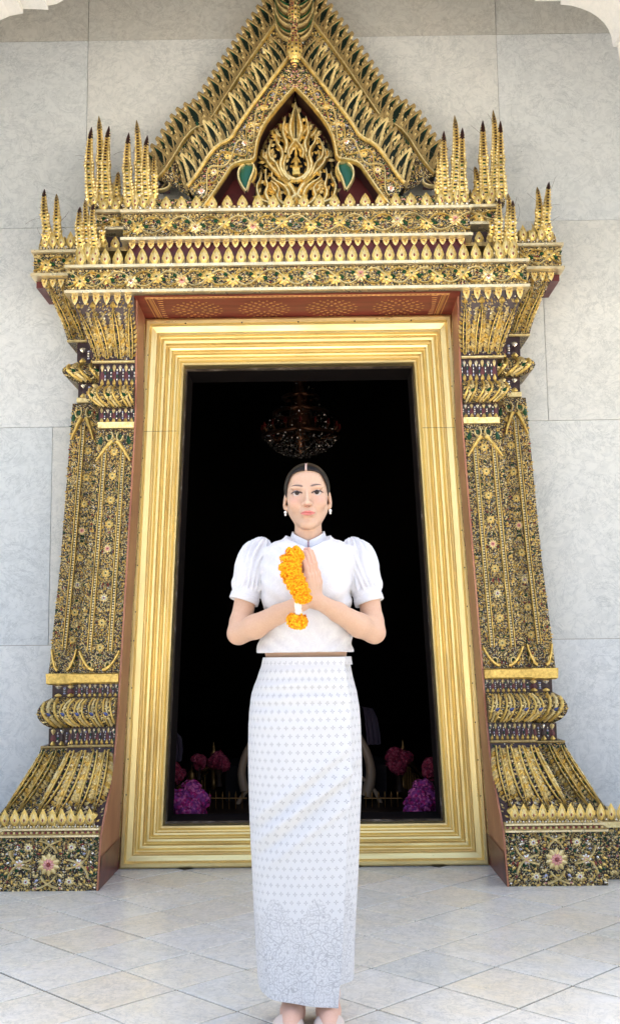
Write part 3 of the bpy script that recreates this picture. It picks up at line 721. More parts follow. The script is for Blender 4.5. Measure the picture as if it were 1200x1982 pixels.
    rows = [(z[2] + (z[4] - z[2]) * q, xa + (xt2 - xa) * math.sin(q * math.pi) ** .7, YS - .01 - .05 * math.sin(q * math.pi) ** .7) for q in np.linspace(0, 1, 9)]
    s7 = Section(rows, sd); b = MB(); s7.core(b); b.build('torus', root); torus_orn(root.children[-1], s7.patch(z[2] + .003, z[4] - .003), 3, 'green_glass')
    s8 = Section([(z[4], xa, YS - .004), (z[7], xa, YS - .004)], sd); b = MB(); s8.core(b, 'dark_lacquer'); b.build('neck_band', root); dot_band(root.children[-1], s8.patch(z[4], z[7]), 'bead_teeth', 6, z[7] - z[4])
    zc0 = z[7]; zc1 = P_at(150, 572, YS - .06)[1]; xc0, xc1 = P_at(180, 703, YS - .02)[0], P_at(136, 580, YS - .06)[0]
    rows = [(zc0 + (zc1 - zc0) * q, xc0 + (xc1 - xc0) * q ** 1.6 + .012 * math.sin(q * math.pi), YS - .01 - .06 * q ** 1.8) for q in np.linspace(0, 1, 9)]
    cap = Section(rows, sd); b = MB(); cap.core(b, 'dark_lacquer'); b.build('capital', root); co = root.children[-1]; Pc = cap.patch(zc0, zc1)
    for u, ln, w in ((.08, 0, .055), (.36, .0, .066), (.64, .06, .066), (.86, .09, .05)):
        b = MB(); plume(b, Pc, u, .07, .80, w, up=True, lean=ln); b.build('leaf_plume', co)
    b = MB(); rail(b, Pc, .03, .014, .014, 'pale_gold')
    for u in (.22, .5, .76):
        for i in range(12):
            for s_ in (-1, 1): b.add('leaf', Pc.M(u + s_ * .03, .1 + .66 * i / 12, -s_ * .8, .016, .030, .016, .003), 'pale_gold' if i % 2 else 'mirror_glass')
    carpet(b, Pc, .013, pal=['gold', 'pale_gold', 'old_gold', 'mirror_glass'], seed=9, sym=False, fill=.45); b.build('carving', co, kind='stuff')
    lotus_row(co, 'lotus_leaf', [Pc.pos((i + .5) / 6, .985) + np.array([0, -.012, 0]) for i in range(6)], .032, .055, LOTUS_B, flip=True)
    # red board on the inner flank
    b = MB(); zs = list(np.linspace(0, .45, 8)) + list(np.linspace(.5, 3.0, 24)); 
    def yfr(zz):
        for S_ in (ped, c1, bell, s1, s2, s3, s4, sh, s5, s6, s7, s8, cap):
            if S_.z0 - 1e-6 <= zz <= S_.z1 + 1e-6: return S_.yf(zz)
        return YS - .06
    ysm = np.array([min(-.40, np.interp(zz, [0, .25, .34, .45, .62, .8, 2.9, 3.0], [-.666, -.666, -.60, -.50, -.425, -.41, -.41, -.42])) for zz in zs])
    P = np.array([[(sd * (xin(zz) - .010), -.06, zz), (sd * (xin(zz) - .010), yy, zz), (sd * (xin(zz) - .001), yy, zz)] for zz, yy in zip(zs, ysm)]); b.grid(P, 'red_board', False); b.build('flank_board', root)
    b = MB(); zz = np.linspace(.05, 2.9, 30); b.ribbon([(sd * (xin(q) - .0105), -.19, q) for q in zz], .012, .004, 'old_gold', (-sd, 0, 0))
    for q in np.linspace(.3, 2.75, 12): b.add('bead', mtx((sd * (xin(q) - .012), -.20, q + random.uniform(-.05, .05)), (0, 1, 0), (0, 0, 1), (-sd, 0, 0), .009, .009, .009), 'dark_lacquer')
    b.build('batten', root)
    b = MB(); b.quad([(sd * (xin(0) - .011), -.06, .0), (sd * (xin(0) - .011), -.667, .0), (sd * (xin(.22) - .0115), -.667, .155), (sd * (xin(.22) - .0115), -.06, .165)], [(0, 1, 2, 3)], 'maroon_paint'); b.build('skirting', root)

    # ---------------- rear part, one step back
    r = {}
    def inner_of(front): return lambda zz: front(zz) - .03
    fo = lambda zz: np.interp(zz, [0, Zp1, zb0 + .05, zb1, Zs0, Zs1, zc0, zc1], [1.40, 1.40, xb0 - .05, xb1, xs0, xs1, xc0, xc1])
    xi2 = lambda zz: float(fo(zz)) - .035
    Zq = P_at(5, 1600, -.5)[1]
    p2 = Section([(0, 1.63, -.53), (Zq - .03, 1.62, -.525)], sd, xi2); b = MB(); p2.core(b); b.build('pedestal', root); po = root.children[-1]
    b = MB(); carpet(b, p2.patch(0, Zq - .03), .018, pal=PAL_COL, seed=31, fill=.9); b.build('carving', po, kind='stuff')
    b = MB(); Section([(Zq - .029, 1.637, -.536), (Zq - .004, 1.63, -.53)], sd, xi2).core(b, 'pale_gold'); b.build('gold_lip', root)
    lotus_row(root, 'lotus_leaf', [np.array([sd * (1.38 + .245 * (i + .5) / 5), -.50, Zq - .002]) for i in range(5)], .044, .085)
    zt1 = P_at(80, 1445, YS2 - .04)[1]; x1 = P_at(80, 1443, YS2 - .04)[0]; x0 = P_at(2, 1582, -.48)[0]
    bl = Section(bell_curve(Zq, zt1, x0 + .05, x1, -.49, YS2 - .03, p=1.7), sd, lambda zz: min(xi2(zz), bell.xo(min(max(zz, zb0), zb1)) - .03)); b = MB(); bl.core(b); b.build('flared_base', root); bo2 = root.children[-1]
    Pb2 = bl.patch(Zq, zt1)
    for u, ln in ((.62, .05), (.9, .02)):
        b = MB(); plume(b, Pb2, u, .12, .93, .066, up=False, lean=ln); b.build('leaf_plume', bo2)
    b = MB(); carpet(b, Pb2, .015, pal=['gold', 'gold', 'pale_gold', 'old_gold', 'old_gold', 'green_glass'], seed=35, sym=False, fill=.85); rail(b, Pb2, .985, .014, .012, 'old_gold'); b.build('carving', bo2, kind='stuff')
    zz = [P_at(90, q, YS2)[1] for q in (1445, 1410, 1350, 1326, 1304)]
    xA, xB, xC, xD = P_at(97, 1425, YS2)[0], P_at(78, 1380, YS2)[0], P_at(103, 1338, YS2)[0], P_at(93, 1312, YS2)[0]
    sA = Section([(zz[0], xA, YS2 - .02), (zz[1], xA, YS2 - .02)], sd, xi2); b = MB(); sA.core(b, 'dark_lacquer'); b.build('neck_band', root); dot_band(root.children[-1], sA.patch(zz[0], zz[1]), 'bead_teeth', 4, zz[1] - zz[0])
    rows = [(zz[1] + (zz[2] - zz[1]) * q, xC + (xB - xC) * math.sin(q * math.pi) ** .7, YS2 - .01 - .05 * math.sin(q * math.pi) ** .7) for q in np.linspace(0, 1, 9)]
    sB = Section(rows, sd, xi2); b = MB(); sB.core(b); b.build('torus', root); torus_orn(root.children[-1], sB.patch(zz[1] + .003, zz[2] - .003), 2)
    sC = Section([(zz[2], xC, YS2 - .01), (zz[3], xC, YS2 - .01)], sd, xi2); b = MB(); sC.core(b, 'dark_lacquer'); b.build('neck_band', root); dot_band(root.children[-1], sC.patch(zz[2], zz[3]), 'bead_teeth', 3, zz[3] - zz[2])
    sD = Section([(zz[3], xD - .01, YS2 - .014), (zz[3] + .008, xD, YS2 - .03), (zz[4], xD + .003, YS2 - .03)], sd, xi2); b = MB(); sD.core(b, 'gold'); b.build('gold_strip', root)
    zS1 = P_at(141, 781, YS2)[1]; xE0, xE1 = P_at(95, 1300, YS2)[0], P_at(141, 785, YS2)[0]
    sh2 = Section([(zz[4], xE0, YS2), (zz[4] + (zS1 - zz[4]) * .4, xE0 + (xE1 - xE0) * .5, YS2 + .003), (zS1, xE1, YS2 + .004)], sd, lambda q: float(np.interp(q, [Zs0, Zs1, zS1], [xs0 - .035, xs1 - .035, xs1 - .035])))
    shaft(sh2, root, 'shaft', (.68,), zz[4], zS1, 41, .06, .97)
    zz = [P_at(150, q, YS2)[1] for q in (780, 771, 742, 704, 672, 664)]
    xF, xG, xH = P_at(152, 755, YS2)[0], P_at(126, 722, YS2)[0], P_at(150, 690, YS2)[0]
    xi3 = lambda q: xs1 - .04
    b = MB(); Section([(zz[0], xF + .004, YS2 - .014), (zz[1], xF + .004, YS2 - .014)], sd, xi3).core(b, 'pale_gold'); b.build('gold_strip', root)
    sA = Section([(zz[1], xF, YS2), (zz[2], xF, YS2)], sd, xi3); b = MB(); sA.core(b, 'dark_lacquer'); b.build('neck_band', root); dot_band(root.children[-1], sA.patch(zz[1], zz[2]), 'bead_teeth', 3, zz[2] - zz[1])
    rows = [(zz[2] + (zz[3] - zz[2]) * q, xF + (xG - xF) * math.sin(q * math.pi) ** .7, YS2 - .01 - .05 * math.sin(q * math.pi) ** .7) for q in np.linspace(0, 1, 9)]
    sB = Section(rows, sd, xi3); b = MB(); sB.core(b); b.build('torus', root); torus_orn(root.children[-1], sB.patch(zz[2] + .003, zz[3] - .003), 2, 'green_glass')
    sC = Section([(zz[3], xH, YS2), (zz[5], xH, YS2)], sd, xi3); b = MB(); sC.core(b, 'dark_lacquer'); b.build('neck_band', root); dot_band(root.children[-1], sC.patch(zz[3], zz[4]), 'bead_teeth', 3, zz[4] - zz[3])
    zz0, zz1 = zz[5], P_at(90, 541, YS2 - .06)[1]; xJ0, xJ1 = P_at(133, 664, YS2)[0], P_at(80, 545, YS2 - .06)[0]
    rows = [(zz0 + (zz1 - zz0) * q, xJ0 + (xJ1 - xJ0) * q ** 1.25, YS2 - .01 - .06 * q ** 1.6) for q in np.linspace(0, 1, 9)]
    cp2 = Section(rows, sd, lambda q: cap.xo(min(max(q, zc0), zc1)) - .03); b = MB(); cp2.core(b); b.build('capital', root); co = root.children[-1]; Pc2 = cp2.patch(zz0, zz1)
    for u, ln in ((.45, .1), (.82, .06)):
        b = MB(); plume(b, Pc2, u, .05, .85, .052, up=True, lean=ln); b.build('leaf_plume', co)
    b = MB(); rail(b, Pc2, .02, .012, .014, 'pale_gold'); carpet(b, Pc2, .013, pal=['gold', 'pale_gold', 'old_gold', 'mirror_glass'], seed=49, sym=False, fill=.85); b.build('carving', co, kind='stuff')
    lotus_row(co, 'lotus_leaf', [Pc2.pos((i + .5) / 5, .985) + np.array([0, -.012, 0]) for i in range(1, 5)], .030, .05, LOTUS_B, flip=True)
    return root
for sd in (-1, 1): make_pilaster(sd)

# =================================================================== ENTABLATURE
ent = thing('entablature', 'carved gilded lintel of two ornate bands resting across both pilaster capitals', 'lintel', (0, 0, 2.95))
def sx(px, py, Y): return P_at(px, py, Y)
YL = -.50
x_l, z_lb = sx(131, 571, YL); _, z_lt = sx(131, 514, YL)
def box_course(name, x0, x1, z0, z1, yf, seed, cell=.014, lips=True, nros=0, rsc=.06, pal=PAL, lipm='lip_gold', under='maroon_paint'):
    b = MB(); b.box((x0, yf, z0), (x1, -.002, z1), 'mosaic_ground'); o = b.build(name, ent); L = x1 - x0
    Pt = Patch(lambda u, t: np.array([x0 + (x1 - x0) * u, yf, z0 + (z1 - z0) * t])); H = z1 - z0
    ros = [((i + .5) / nros, .58 if i % 2 else .42) for i in range(nros)]
    b = MB(); carpet(b, Pt, cell, ros=ros, rr=rsc * .42, seed=seed, pal=pal, t0=.10, t1=.90, s0=.005, s1=.995, fill=.93)
    if nros:   # undulating vine with side shoots and dark-green eyes
        us = np.linspace(0, 1, nros * 8 + 1); b.ribbon([Pt.pos(u, .5 + .34 * math.cos(u * nros * math.pi)) for u in us], .008, .016, 'pale_gold', (0, -1, 0))
        b.ribbon([Pt.pos(u, .5 - .34 * math.cos(u * nros * math.pi)) for u in us], .006, .014, 'gold', (0, -1, 0))
        for i in range(nros + 1):
            for s_ in (-1, 1):
                u = i / nros + s_ * .14 / nros
                if 0.004 < u < .996: b.add('leaf', Pt.M(u, .5 + .1 * s_, -s_ * .9, .022, .036, .02, .003), 'green_glass')
    b.build('carving', o, kind='stuff')
    for i, (u, t) in enumerate(ros): put(ROS[(1, 1, 0, 1, 3, 1, 1)[i % 7]], 'rosette', o, face_mtx(Pt.pos(u, t) + np.array([0, -.004, 0]), random.random() * .4, rsc, rsc, rsc * .6))
    if lips:
        b = MB(); b.box((x0 - .012, yf - .022, z1 + .0005), (x1 + .012, -.002, z1 + .016), lipm); b.build('gold_lip', ent)
        b = MB(); b.box((x0 - .012, yf - .022, z0 - .016), (x1 + .012, -.002, z0 - .0005), lipm); b.build('gold_lip', ent)
        for zz in (z1 - .012, z0 + .012):
            b = MB(); nn = int(L / .018)
            for i in range(nn): b.add('bead', face_mtx((x0 + L * (i + .5) / nn, yf - .002, zz), 0, .012), 'pale_gold' if i % 2 else 'old_gold')
            b.build('bead_row', ent, kind='stuff')
    return o, Pt
def row(x0, x1, n, z, y, w, h, mesh=None, **kw): lotus_row(ent, 'lotus_leaf', [np.array([x0 + (x1 - x0) * (i + .5) / n, y, z]) for i in range(n)], w, h, mesh, **kw)
box_course('carved_band', -x_l, x_l, z_lb + .02, z_lt - .02, YL, 61, nros=18, rsc=.075)
# zone of standing leaves under hanging ones
YM = -.44; xm, zm0 = sx(247, 512, YM); _, zm1 = sx(247, 470, YM)
b = MB(); b.box((-xm, YM + .03, z_lt), (xm, -.002, zm1 + .03), 'maroon_paint'); b.build('leaf_zone', ent)
row(-x_l + .03, x_l - .03, 36, z_lt + .002, YL + .02, .056, .098)
row(-xm, xm, 36, zm1 + .0, YM - .0, .032, .036, LOTUS_B, flip=True)
b = MB(); nn = 60
for i in range(nn): b.add('bead', face_mtx((-xm + 2 * xm * (i + .5) / nn, YM - .012, zm1 + .012), 0, .020), 'pale_gold' if i % 3 else 'mirror_glass')
b.build('bead_row', ent, kind='stuff')
b = MB(); b.box((-xm - .01, YM, zm1 + .001), (xm + .01, -.002, zm1 + .022), 'old_gold'); b.build('gold_lip', ent)
YU = -.46; xu, zu0 = sx(239, 468, YU); _, zu1 = sx(239, 408, YU)
b = MB(); b.box((-xu + .02, YU + .03, zm1 + .022), (xu - .02, -.002, zu0), 'maroon_paint'); b.build('shadow_gap', ent)
box_course('carved_band', -xu, xu, zu0 + .018, zu1 - .018, YU, 62, nros=12, rsc=.07)
row(-xu + .02, xu - .02, 22, zu1 + .003, YU + .01, .058, .082)
b = MB()
for i in range(70): b.add('bead', face_mtx((-xu + 2 * xu * (i + .5) / 70, YU - .008, zu1 + .010), 0, .018), 'mirror_glass' if i % 2 else 'pale_gold')
b.build('bead_row', ent, kind='stuff')
# stepped-back blocks at both ends
for sd in (-1, 1):
    Yr = -.34; xa, za = sx(66, 538, Yr); xb, zb_ = sx(66, 485, Yr); xin_ = sx(140, 500, Yr)[0] - .06
    a, c = sorted((sd * xin_, sd * xa)); box_course('carved_band', a, c, za + .02, zb_ - .02, Yr, 70 + sd, nros=2, rsc=.07)
    b = MB(); b.box((a, Yr + .06, za - .035), (c, -.002, za), 'maroon_paint'); b.build('fillet', ent)
    row(a + .02, c - .02, 4, zb_ + .003, Yr + .01, .052, .08)
    Yr2 = -.36; xa, za = sx(188, 448, Yr2); _, zb_ = sx(188, 408, Yr2); xin_ = xu - .03
    a, c = sorted((sd * xin_, sd * xa)); box_course('carved_band', a, c, za + .018, zb_ - .018, Yr2, 80 + sd, nros=1, rsc=.07, pal=PAL_COL)
    row(a + .0, c, 3, zb_ + .003, Yr2 + .01, .052, .075)
    b = MB(); zlo = sx(188, 482, Yr2)[1]; b.box((a, Yr2 + .03, zlo), (c, -.002, za - .02), 'dark_lacquer'); b.build('dark_recess', ent)
    row(a, c, 3, zlo + .01, Yr2 + .02, .05, .07)
    b = MB(); b.box((a, Yr2 + .0, zlo - .012), (c, -.002, zlo + .008), 'old_gold'); b.build('gold_lip', ent)
# painted soffit
zf = z_lb - .0; 
b = MB(); b.quad([(-.855, -.482, zf - .002), (.855, -.482, zf - .002), (.848, -.06, 2.938), (-.848, -.06, 2.938)], [(0, 1, 2, 3)], 'soffit_paint'); so = b.build('soffit', ent)
def sof(x, q): # q 0 front .. 1 back
    return np.array([x, -.482 + .422 * q, (zf - .002) * (1 - q) + 2.938 * q - .0015])
sofn = nrm(np.cross(sof(1, 0) - sof(0, 0), sof(0, 1) - sof(0, 0))); sofn = sofn if sofn[2] < 0 else -sofn
sofy = nrm(sof(0, 1) - sof(0, 0))
for i, x in enumerate((-.545, -.182, .182, .545)):
    b = MB()
    for ring, n, r, sz in ((0, 8, .028, .020), (1, 12, .055, .022), (2, 16, .082, .022), (3, 20, .108, .016)):
        for k in range(n):
            a = 2 * math.pi * (k + .5 * ring) / n; p = sof(x, .5) + np.array([1, 0, 0]) * r * math.cos(a) * 1.15 + sofy * r * math.sin(a) * 1.0
            xx = np.array([1, 0, 0]) * -math.sin(a) + sofy * math.cos(a); yy = np.array([1, 0, 0]) * math.cos(a) + sofy * math.sin(a)
            b.add('leaf', mtx(p, xx, yy, sofn, sz * .8, sz * 1.15, .004), 'stencil_gold')
    b.build('painted_flower', so)
b = MB()
for q in (.06, .10, .90, .94): b.ribbon([sof(x, q) for x in np.linspace(-.80, .80, 20)], .004, .002, 'stencil_gold', sofn)
for q in (.08, .92):
    for x in np.linspace(-.79, .79, 62): b.add('gem', mtx(sof(x, q), (1, 0, 0), sofy, sofn, .014, .014, .003), 'stencil_gold')
for s_ in (-1, 1):
    for dx in (.0, .035): b.ribbon([sof(s_ * (.80 - dx - .02 * q), q) for q in np.linspace(.06, .94, 8)], .005, .002, 'stencil_gold', sofn)
    for q in np.linspace(.1, .9, 22): b.add('gem', mtx(sof(s_ * (.78 - .02 * q), q), (1, 0, 0), sofy, sofn, .016, .012, .003), 'stencil_gold')
    for q in np.linspace(.12, .88, 12): b.ribbon([sof(s_ * (.74 - .03 * j - .10 * abs(q - .5) * 0), q) for j in np.linspace(0, .55 + abs(q - .5) * 1.3, 3)], .004, .002, 'stencil_gold', sofn)
b.build('painted_border', so, kind='stuff')

# =================================================================== GABLE
gable = thing('gable', 'tall pointed gable of gilded flame leaves with green glass over the doorway', 'gable', (0, -.1, 3.5))
def resamp(P, n):
    P = np.asarray(P, float); d = np.r_[0, np.cumsum(np.linalg.norm(np.diff(P, axis=0), axis=1))]; q = np.linspace(0, d[-1], n)
    return np.stack([np.interp(q, d, P[:, k]) for k in range(3)], 1)
def smooth(P, it=2):
    P = np.asarray(P, float)
    for _ in range(it):
        Q = [P[0]]
        for a, c in zip(P[:-1], P[1:]): Q += [a * .75 + c * .25, a * .25 + c * .75]
        P = np.array(Q + [P[-1]])
    return P
def curveL(px, Y, n=40, sm=1): # left-hand curve measured in the photo -> world, centred on the gable's axis
    P = np.array([at(x, y, Y) for x, y in px]); return resamp(smooth(P, sm), n)
def mir(P, sd): Q = np.array(P, float); Q[:, 0] = Q[:, 0] * (-sd); return Q     # sd=-1 keeps left, +1 mirrors
AXO = 0.0
def axfix(P, Y, pyA=120):
    return P
Y1, Y2, Y3, Y4 = -.44, -.37, -.28, -.20
rail1 = [(309, 352), (322, 338), (340, 312), (358, 280), (378, 258), (404, 250), (420, 226), (470, 148), (518, 78), (560, 22)]
crest = [(300, 330), (312, 285), (335, 258), (356, 238), (375, 214), (396, 190), (414, 166), (435, 140), (452, 114), (466, 92), (480, 74), (496, 50), (513, 22), (530, -8)]
rail2 = [(366, 374), (384, 352), (402, 322), (422, 296), (450, 283), (460, 262), (490, 220), (525, 172), (562, 124)]
rim = [(393, 404), (412, 378), (436, 342), (448, 322), (470, 314), (492, 312), (494, 300), (498, 272), (512, 240), (543, 200), (569, 172)]
ctr = at(568, 173, Y1)[0]
def fixc(P):  # the photo's left half, shifted so that its axis is x = 0 at every height
    P = np.array(P, float); return P
for sd in (-1, 1):
    R1, R2, RM, CR = [mir(curveL(c, y, 60), sd) for c, y in ((rail1, Y3), (rail2, Y2), (rim, Y1), (crest, Y3 + .03))]
    for Q in (R1, R2, RM, CR): Q[:, 0] = np.where(Q[:, 0] * sd < 0, 0, Q[:, 0])
    # back tier: slab between the crest line and the second rail
    def slab(A, B_, y0, y1, name, m_='mosaic_ground', bk='dark_lacquer'):
        b = MB(); A2, B2 = A.copy(), B_.copy(); A2[:, 1] = y0; B2[:, 1] = y0; A3, B3 = A2.copy(), B2.copy(); A3[:, 1] = y1; B3[:, 1] = y1
        b.grid(np.stack([A2, B2], 1), m_, False); b.grid(np.stack([A2, A3], 1), bk, False); b.grid(np.stack([B2, B3], 1), bk, False)
        return b.build(name, gable)
    inner1 = R1.copy(); CRi = R1 * .45 + CR * .55
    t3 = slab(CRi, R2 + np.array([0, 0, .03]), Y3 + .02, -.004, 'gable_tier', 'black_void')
    t2 = slab(R1 - np.array([0, 0, .0]), R2, Y2 + .05, Y3 + .02, 'gable_tier')
    Pm = Patch(lambda u, t, R1=R1, R2=R2: (lambda a, c: a + (c - a) * u)(np.array([np.interp(t * 59, range(60), R1[:, k]) for k in range(3)]) * [1, 0, 1] + [0, Y2 + .05, 0], np.array([np.interp(t * 59, range(60), R2[:, k]) for k in range(3)]) * [1, 0, 1] + [0, Y2 + .05, 0]))
    b = MB(); carpet(b, Pm, .013, seed=100, sym=False, fill=.9, pal=['gold', 'pale_gold', 'old_gold', 'mirror_glass', 'green_glass', 'dark_lacquer']); b.build('carving', t2, kind='stuff')
    b = MB(); b.ribbon(R1 + np.array([0, -.03, 0]), .019, .03, 'gold', (0, -1, 0), core='pale_gold'); b.build('rail', gable)
    b = MB(); b.ribbon(R1 * .985 + CR * .0 + np.array([0, -.02, -.0]) , .010, .02, 'old_gold', (0, -1, 0)); b.build('rail', gable)
    # crest flames
    n = 25
    for k in range(n):
        f = .01 + .98 * k / (n - 1); p = np.array([np.interp(f * 59, range(60), R1[:, q]) for q in range(3)]); c = np.array([np.interp(min(1, f + .035) * 59, range(60), CR[:, q]) for q in range(3)])
        hgt = max(.085, np.linalg.norm((c - p)[[0, 2]]) * 1.28) * random.uniform(.96, 1.05); hgt = min(hgt * 1.12, .185)
        a = sd * -.10 * -1 + random.uniform(-.03, .03); lean = .30 * (-1 if sd < 0 else 1) * -1
        put(FLAME[k % 2], 'flame_leaf', gable, face_mtx([p[0] + sd * .012, Y3 - .005 - .002 * (k % 2), p[2] - .012], .22, .130, hgt, .10, flip=-1 if sd > 0 else 1))
    # second row of flames, in front
    n = 25
    for k in range(n):
        f = .02 + .93 * k / (n - 1); p = np.array([np.interp(f * 59, range(60), R2[:, q]) for q in range(3)]); c = np.array([np.interp(min(1, f + .02) * 59, range(60), R1[:, q]) for q in range(3)])
        hgt = min(.20, max(.09, np.linalg.norm((c - p)[[0, 2]]) * 1.30)) * random.uniform(.95, 1.05)
        put(FLAME[(k * 2) % 3], 'flame_leaf', gable, face_mtx([p[0] + sd * .004, Y2 - .004 - .002 * (k % 2), p[2] - .005], .24, .104, hgt, .09, flip=-1 if sd > 0 else 1))
    # front band
    t1 = slab(R2, RM, Y1 + .012, Y3, 'carved_border')
    Pb_ = Patch(lambda u, t, R2=R2, RM=RM: (lambda a, c: a + (c - a) * u)(np.array([np.interp(t * 59, range(60), R2[:, k]) for k in range(3)]) * [1, 0, 1] + [0, Y1 + .012, 0], np.array([np.interp(t * 59, range(60), RM[:, k]) for k in range(3)]) * [1, 0, 1] + [0, Y1 + .012, 0]))
    ros = [(.5, .06), (.5, .20), (.5, .33), (.45, .47), (.45, .60), (.45, .72)]
    b = MB(); carpet(b, Pb_, .014, ros=ros, rr=.02, seed=110, sym=False, pal=PAL_COL, s0=.12, s1=.88, fill=.95)
    us = np.linspace(.04, .9, 60); b.ribbon([Pb_.pos(.5 + .26 * math.sin(u * 26), u) for u in us], .008, .014, 'pale_gold', (0, -1, 0)); b.ribbon([Pb_.pos(.5 - .26 * math.sin(u * 26), u) for u in us], .007, .012, 'gold', (0, -1, 0))
    b.build('carving', t1, kind='stuff')
    for i, (u, t) in enumerate(ros): put(ROS[(i + 2) % 3], 'rosette', t1, face_mtx(Pb_.pos(u, t) + np.array([0, -.004, 0]), random.random(), .042, .042, .03))
    b = MB(); b.ribbon(R2 + np.array([0, -.075, 0]), .021, .02, 'gold', (0, -1, 0), core='pale_gold'); b.build('rail', gable)
    b = MB(); b.ribbon(RM + np.array([0, .01, 0]), .019, .03, 'gold', (0, -1, 0), core='pale_gold'); b.build('rail', gable)
    Q = RM + (R2 - RM) * .16; b = MB()
    for k in range(0, 60): b.add('bead', face_mtx(Q[k] * [1, 0, 1] + [0, Y1 + .008, 0], 0, .010), 'pale_gold' if k % 2 else 'old_gold')
    b.build('bead_row', t1, kind='stuff')
    # curled foot at the lower end of the rails
    b = MB(); c0 = at(314, 368, Y3) * np.array([-sd, 1, 1]); th = np.linspace(2.6, 6.6, 14)
    b.ribbon([[c0[0] + -sd * .052 * math.cos(a), Y3 - .05, c0[2] + .03 * math.sin(a)] for a in th], np.linspace(.022, .01, 14), .03, 'pale_gold', (0, -1, 0))
    b.quad([[c0[0] - .05, Y3 - .02, c0[2] - .03], [c0[0] + .05, Y3 - .02, c0[2] - .03], [c0[0] + .045, Y3 - .02, c0[2] + .02], [c0[0] - .045, Y3 - .02, c0[2] + .02]], [(0, 1, 2, 3)], 'dark_lacquer')
    b.build('curled_foot', gable)
    b = MB(); B0, B1 = at(300, 404, Y1 + .01) * np.array([-sd, 1, 1]), at(398, 372, Y1 + .01) * np.array([-sd, 1, 1])
    x0, x1 = sorted((B0[0], B1[0])); zt_ = at(300, 384, Y1)[2]; b.box((x0, Y1 + .012, B0[2] - .01), (x1, -.01, zt_), 'mosaic_ground')
    Pf_ = Patch(lambda u, t: np.array([x0 + (x1 - x0) * u, Y1 + .012, B0[2] - .01 + (zt_ - B0[2] + .01) * t])); carpet(b, Pf_, .013, seed=120, pal=PAL_COL + ['pink_glass'] * 3)
    b.build('foot_block', gable)
    # green comma scroll hanging in the opening
    b = MB(); cs = [(474, 321), (464, 328), (461, 344), (466, 358), (477, 374)]; C1 = mir(curveL(cs, Y1 + .03, 14), sd); cs2 = [(478, 321), (492, 319), (492, 334), (484, 350), (478, 372)]; C2 = mir(curveL(cs2, Y1 + .03, 14), sd)
    b.grid(np.stack([C1, (C1 + C2) / 2 + [0, -.02, 0], C2], 1), 'teal_glass', True); b.ribbon(C1, .014, .03, 'pale_gold', (0, -1, 0)); b.ribbon(C2, .013, .03, 'pale_gold', (0, -1, 0))
    cs3 = [(478, 318), (494, 322), (497, 338), (488, 356)]; C3 = mir(curveL(cs3, Y1 + .05, 10), sd); b.ribbon(C3, .012, .02, 'gold', (0, -1, 0)); b.build('scroll_drop', gable)
# tympanum
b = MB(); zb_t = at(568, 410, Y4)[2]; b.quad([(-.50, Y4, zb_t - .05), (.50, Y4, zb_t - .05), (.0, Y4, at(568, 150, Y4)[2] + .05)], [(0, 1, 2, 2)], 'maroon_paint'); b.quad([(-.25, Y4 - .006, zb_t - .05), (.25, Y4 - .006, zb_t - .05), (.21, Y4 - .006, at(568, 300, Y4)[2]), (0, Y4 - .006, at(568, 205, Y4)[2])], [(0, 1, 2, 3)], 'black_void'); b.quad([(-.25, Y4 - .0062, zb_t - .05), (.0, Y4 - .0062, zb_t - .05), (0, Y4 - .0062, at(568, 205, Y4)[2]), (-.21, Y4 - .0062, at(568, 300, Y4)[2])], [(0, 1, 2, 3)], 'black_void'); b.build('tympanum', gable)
b = MB(); L_ = curveL([(500, 405), (504, 340), (506, 290), (530, 245), (570, 196)], Y4 - .02, 24)
for sd in (-1, 1):
    Q = mir(L_, sd)
    for k in range(0, 24): b.add('hook', face_mtx(Q[k], sd * .3, .028 * 1, .045, .02), 'old_gold')
b.build('flame_border', gable, kind='stuff')
# central spray of flame scrolls: strokes (px points, width start, width end), left half
YK = -.30
def cx_(x, y): return (440 + x / 4.615, 180 + y / 4.615)
strokes = [
    ([(620, 950), (600, 900), (560, 830), (500, 770), (430, 710), (360, 640), (345, 560), (380, 480)], .030, .008),
    ([(500, 770), (470, 720), (440, 650), (400, 600), (420, 540)], .022, .006),
    ([(560, 800), (500, 740), (470, 660), (500, 590), (490, 520), (440, 470), (440, 370)], .028, .006),
    ([(620, 790), (560, 770), (510, 720), (505, 640), (530, 570)], .024, .008),
    ([(560, 600), (540, 540), (580, 480), (620, 430)], .014, .012),
    ([(520, 560), (540, 470), (500, 400), (500, 330), (520, 240)], .026, .006),
    ([(600, 440), (570, 380), (560, 320), (575, 250), (605, 120)], .030, .006),
    ([(610, 420), (612, 300), (610, 200), (608, 110)], .034, .006),
    ([(600, 940), (540, 1000), (560, 940), (530, 870), (480, 830), (400, 790), (400, 730)], .026, .006),
    ([(520, 1010), (480, 990), (440, 930), (470, 880), (440, 830), (390, 800)], .024, .006),
    ([(470, 1020), (400, 1010), (360, 960), (340, 900), (370, 850), (340, 780), (350, 700)], .026, .006),
    ([(400, 1010), (300, 980), (270, 900), (265, 850), (300, 790), (310, 740)], .022, .006),
    ([(620, 930), (600, 980), (560, 1020)], .018, .012),
    ([(430, 640), (380, 600), (370, 520), (400, 440)], .018, .005),
    ([(480, 420), (450, 400), (420, 350)], .014, .004), ([(545, 380), (520, 350), (490, 290)], .014, .004),
    ([(440, 900), (410, 880), (400, 830)], .014, .004), ([(350, 620), (320, 600), (330, 540)], .012, .004),
]
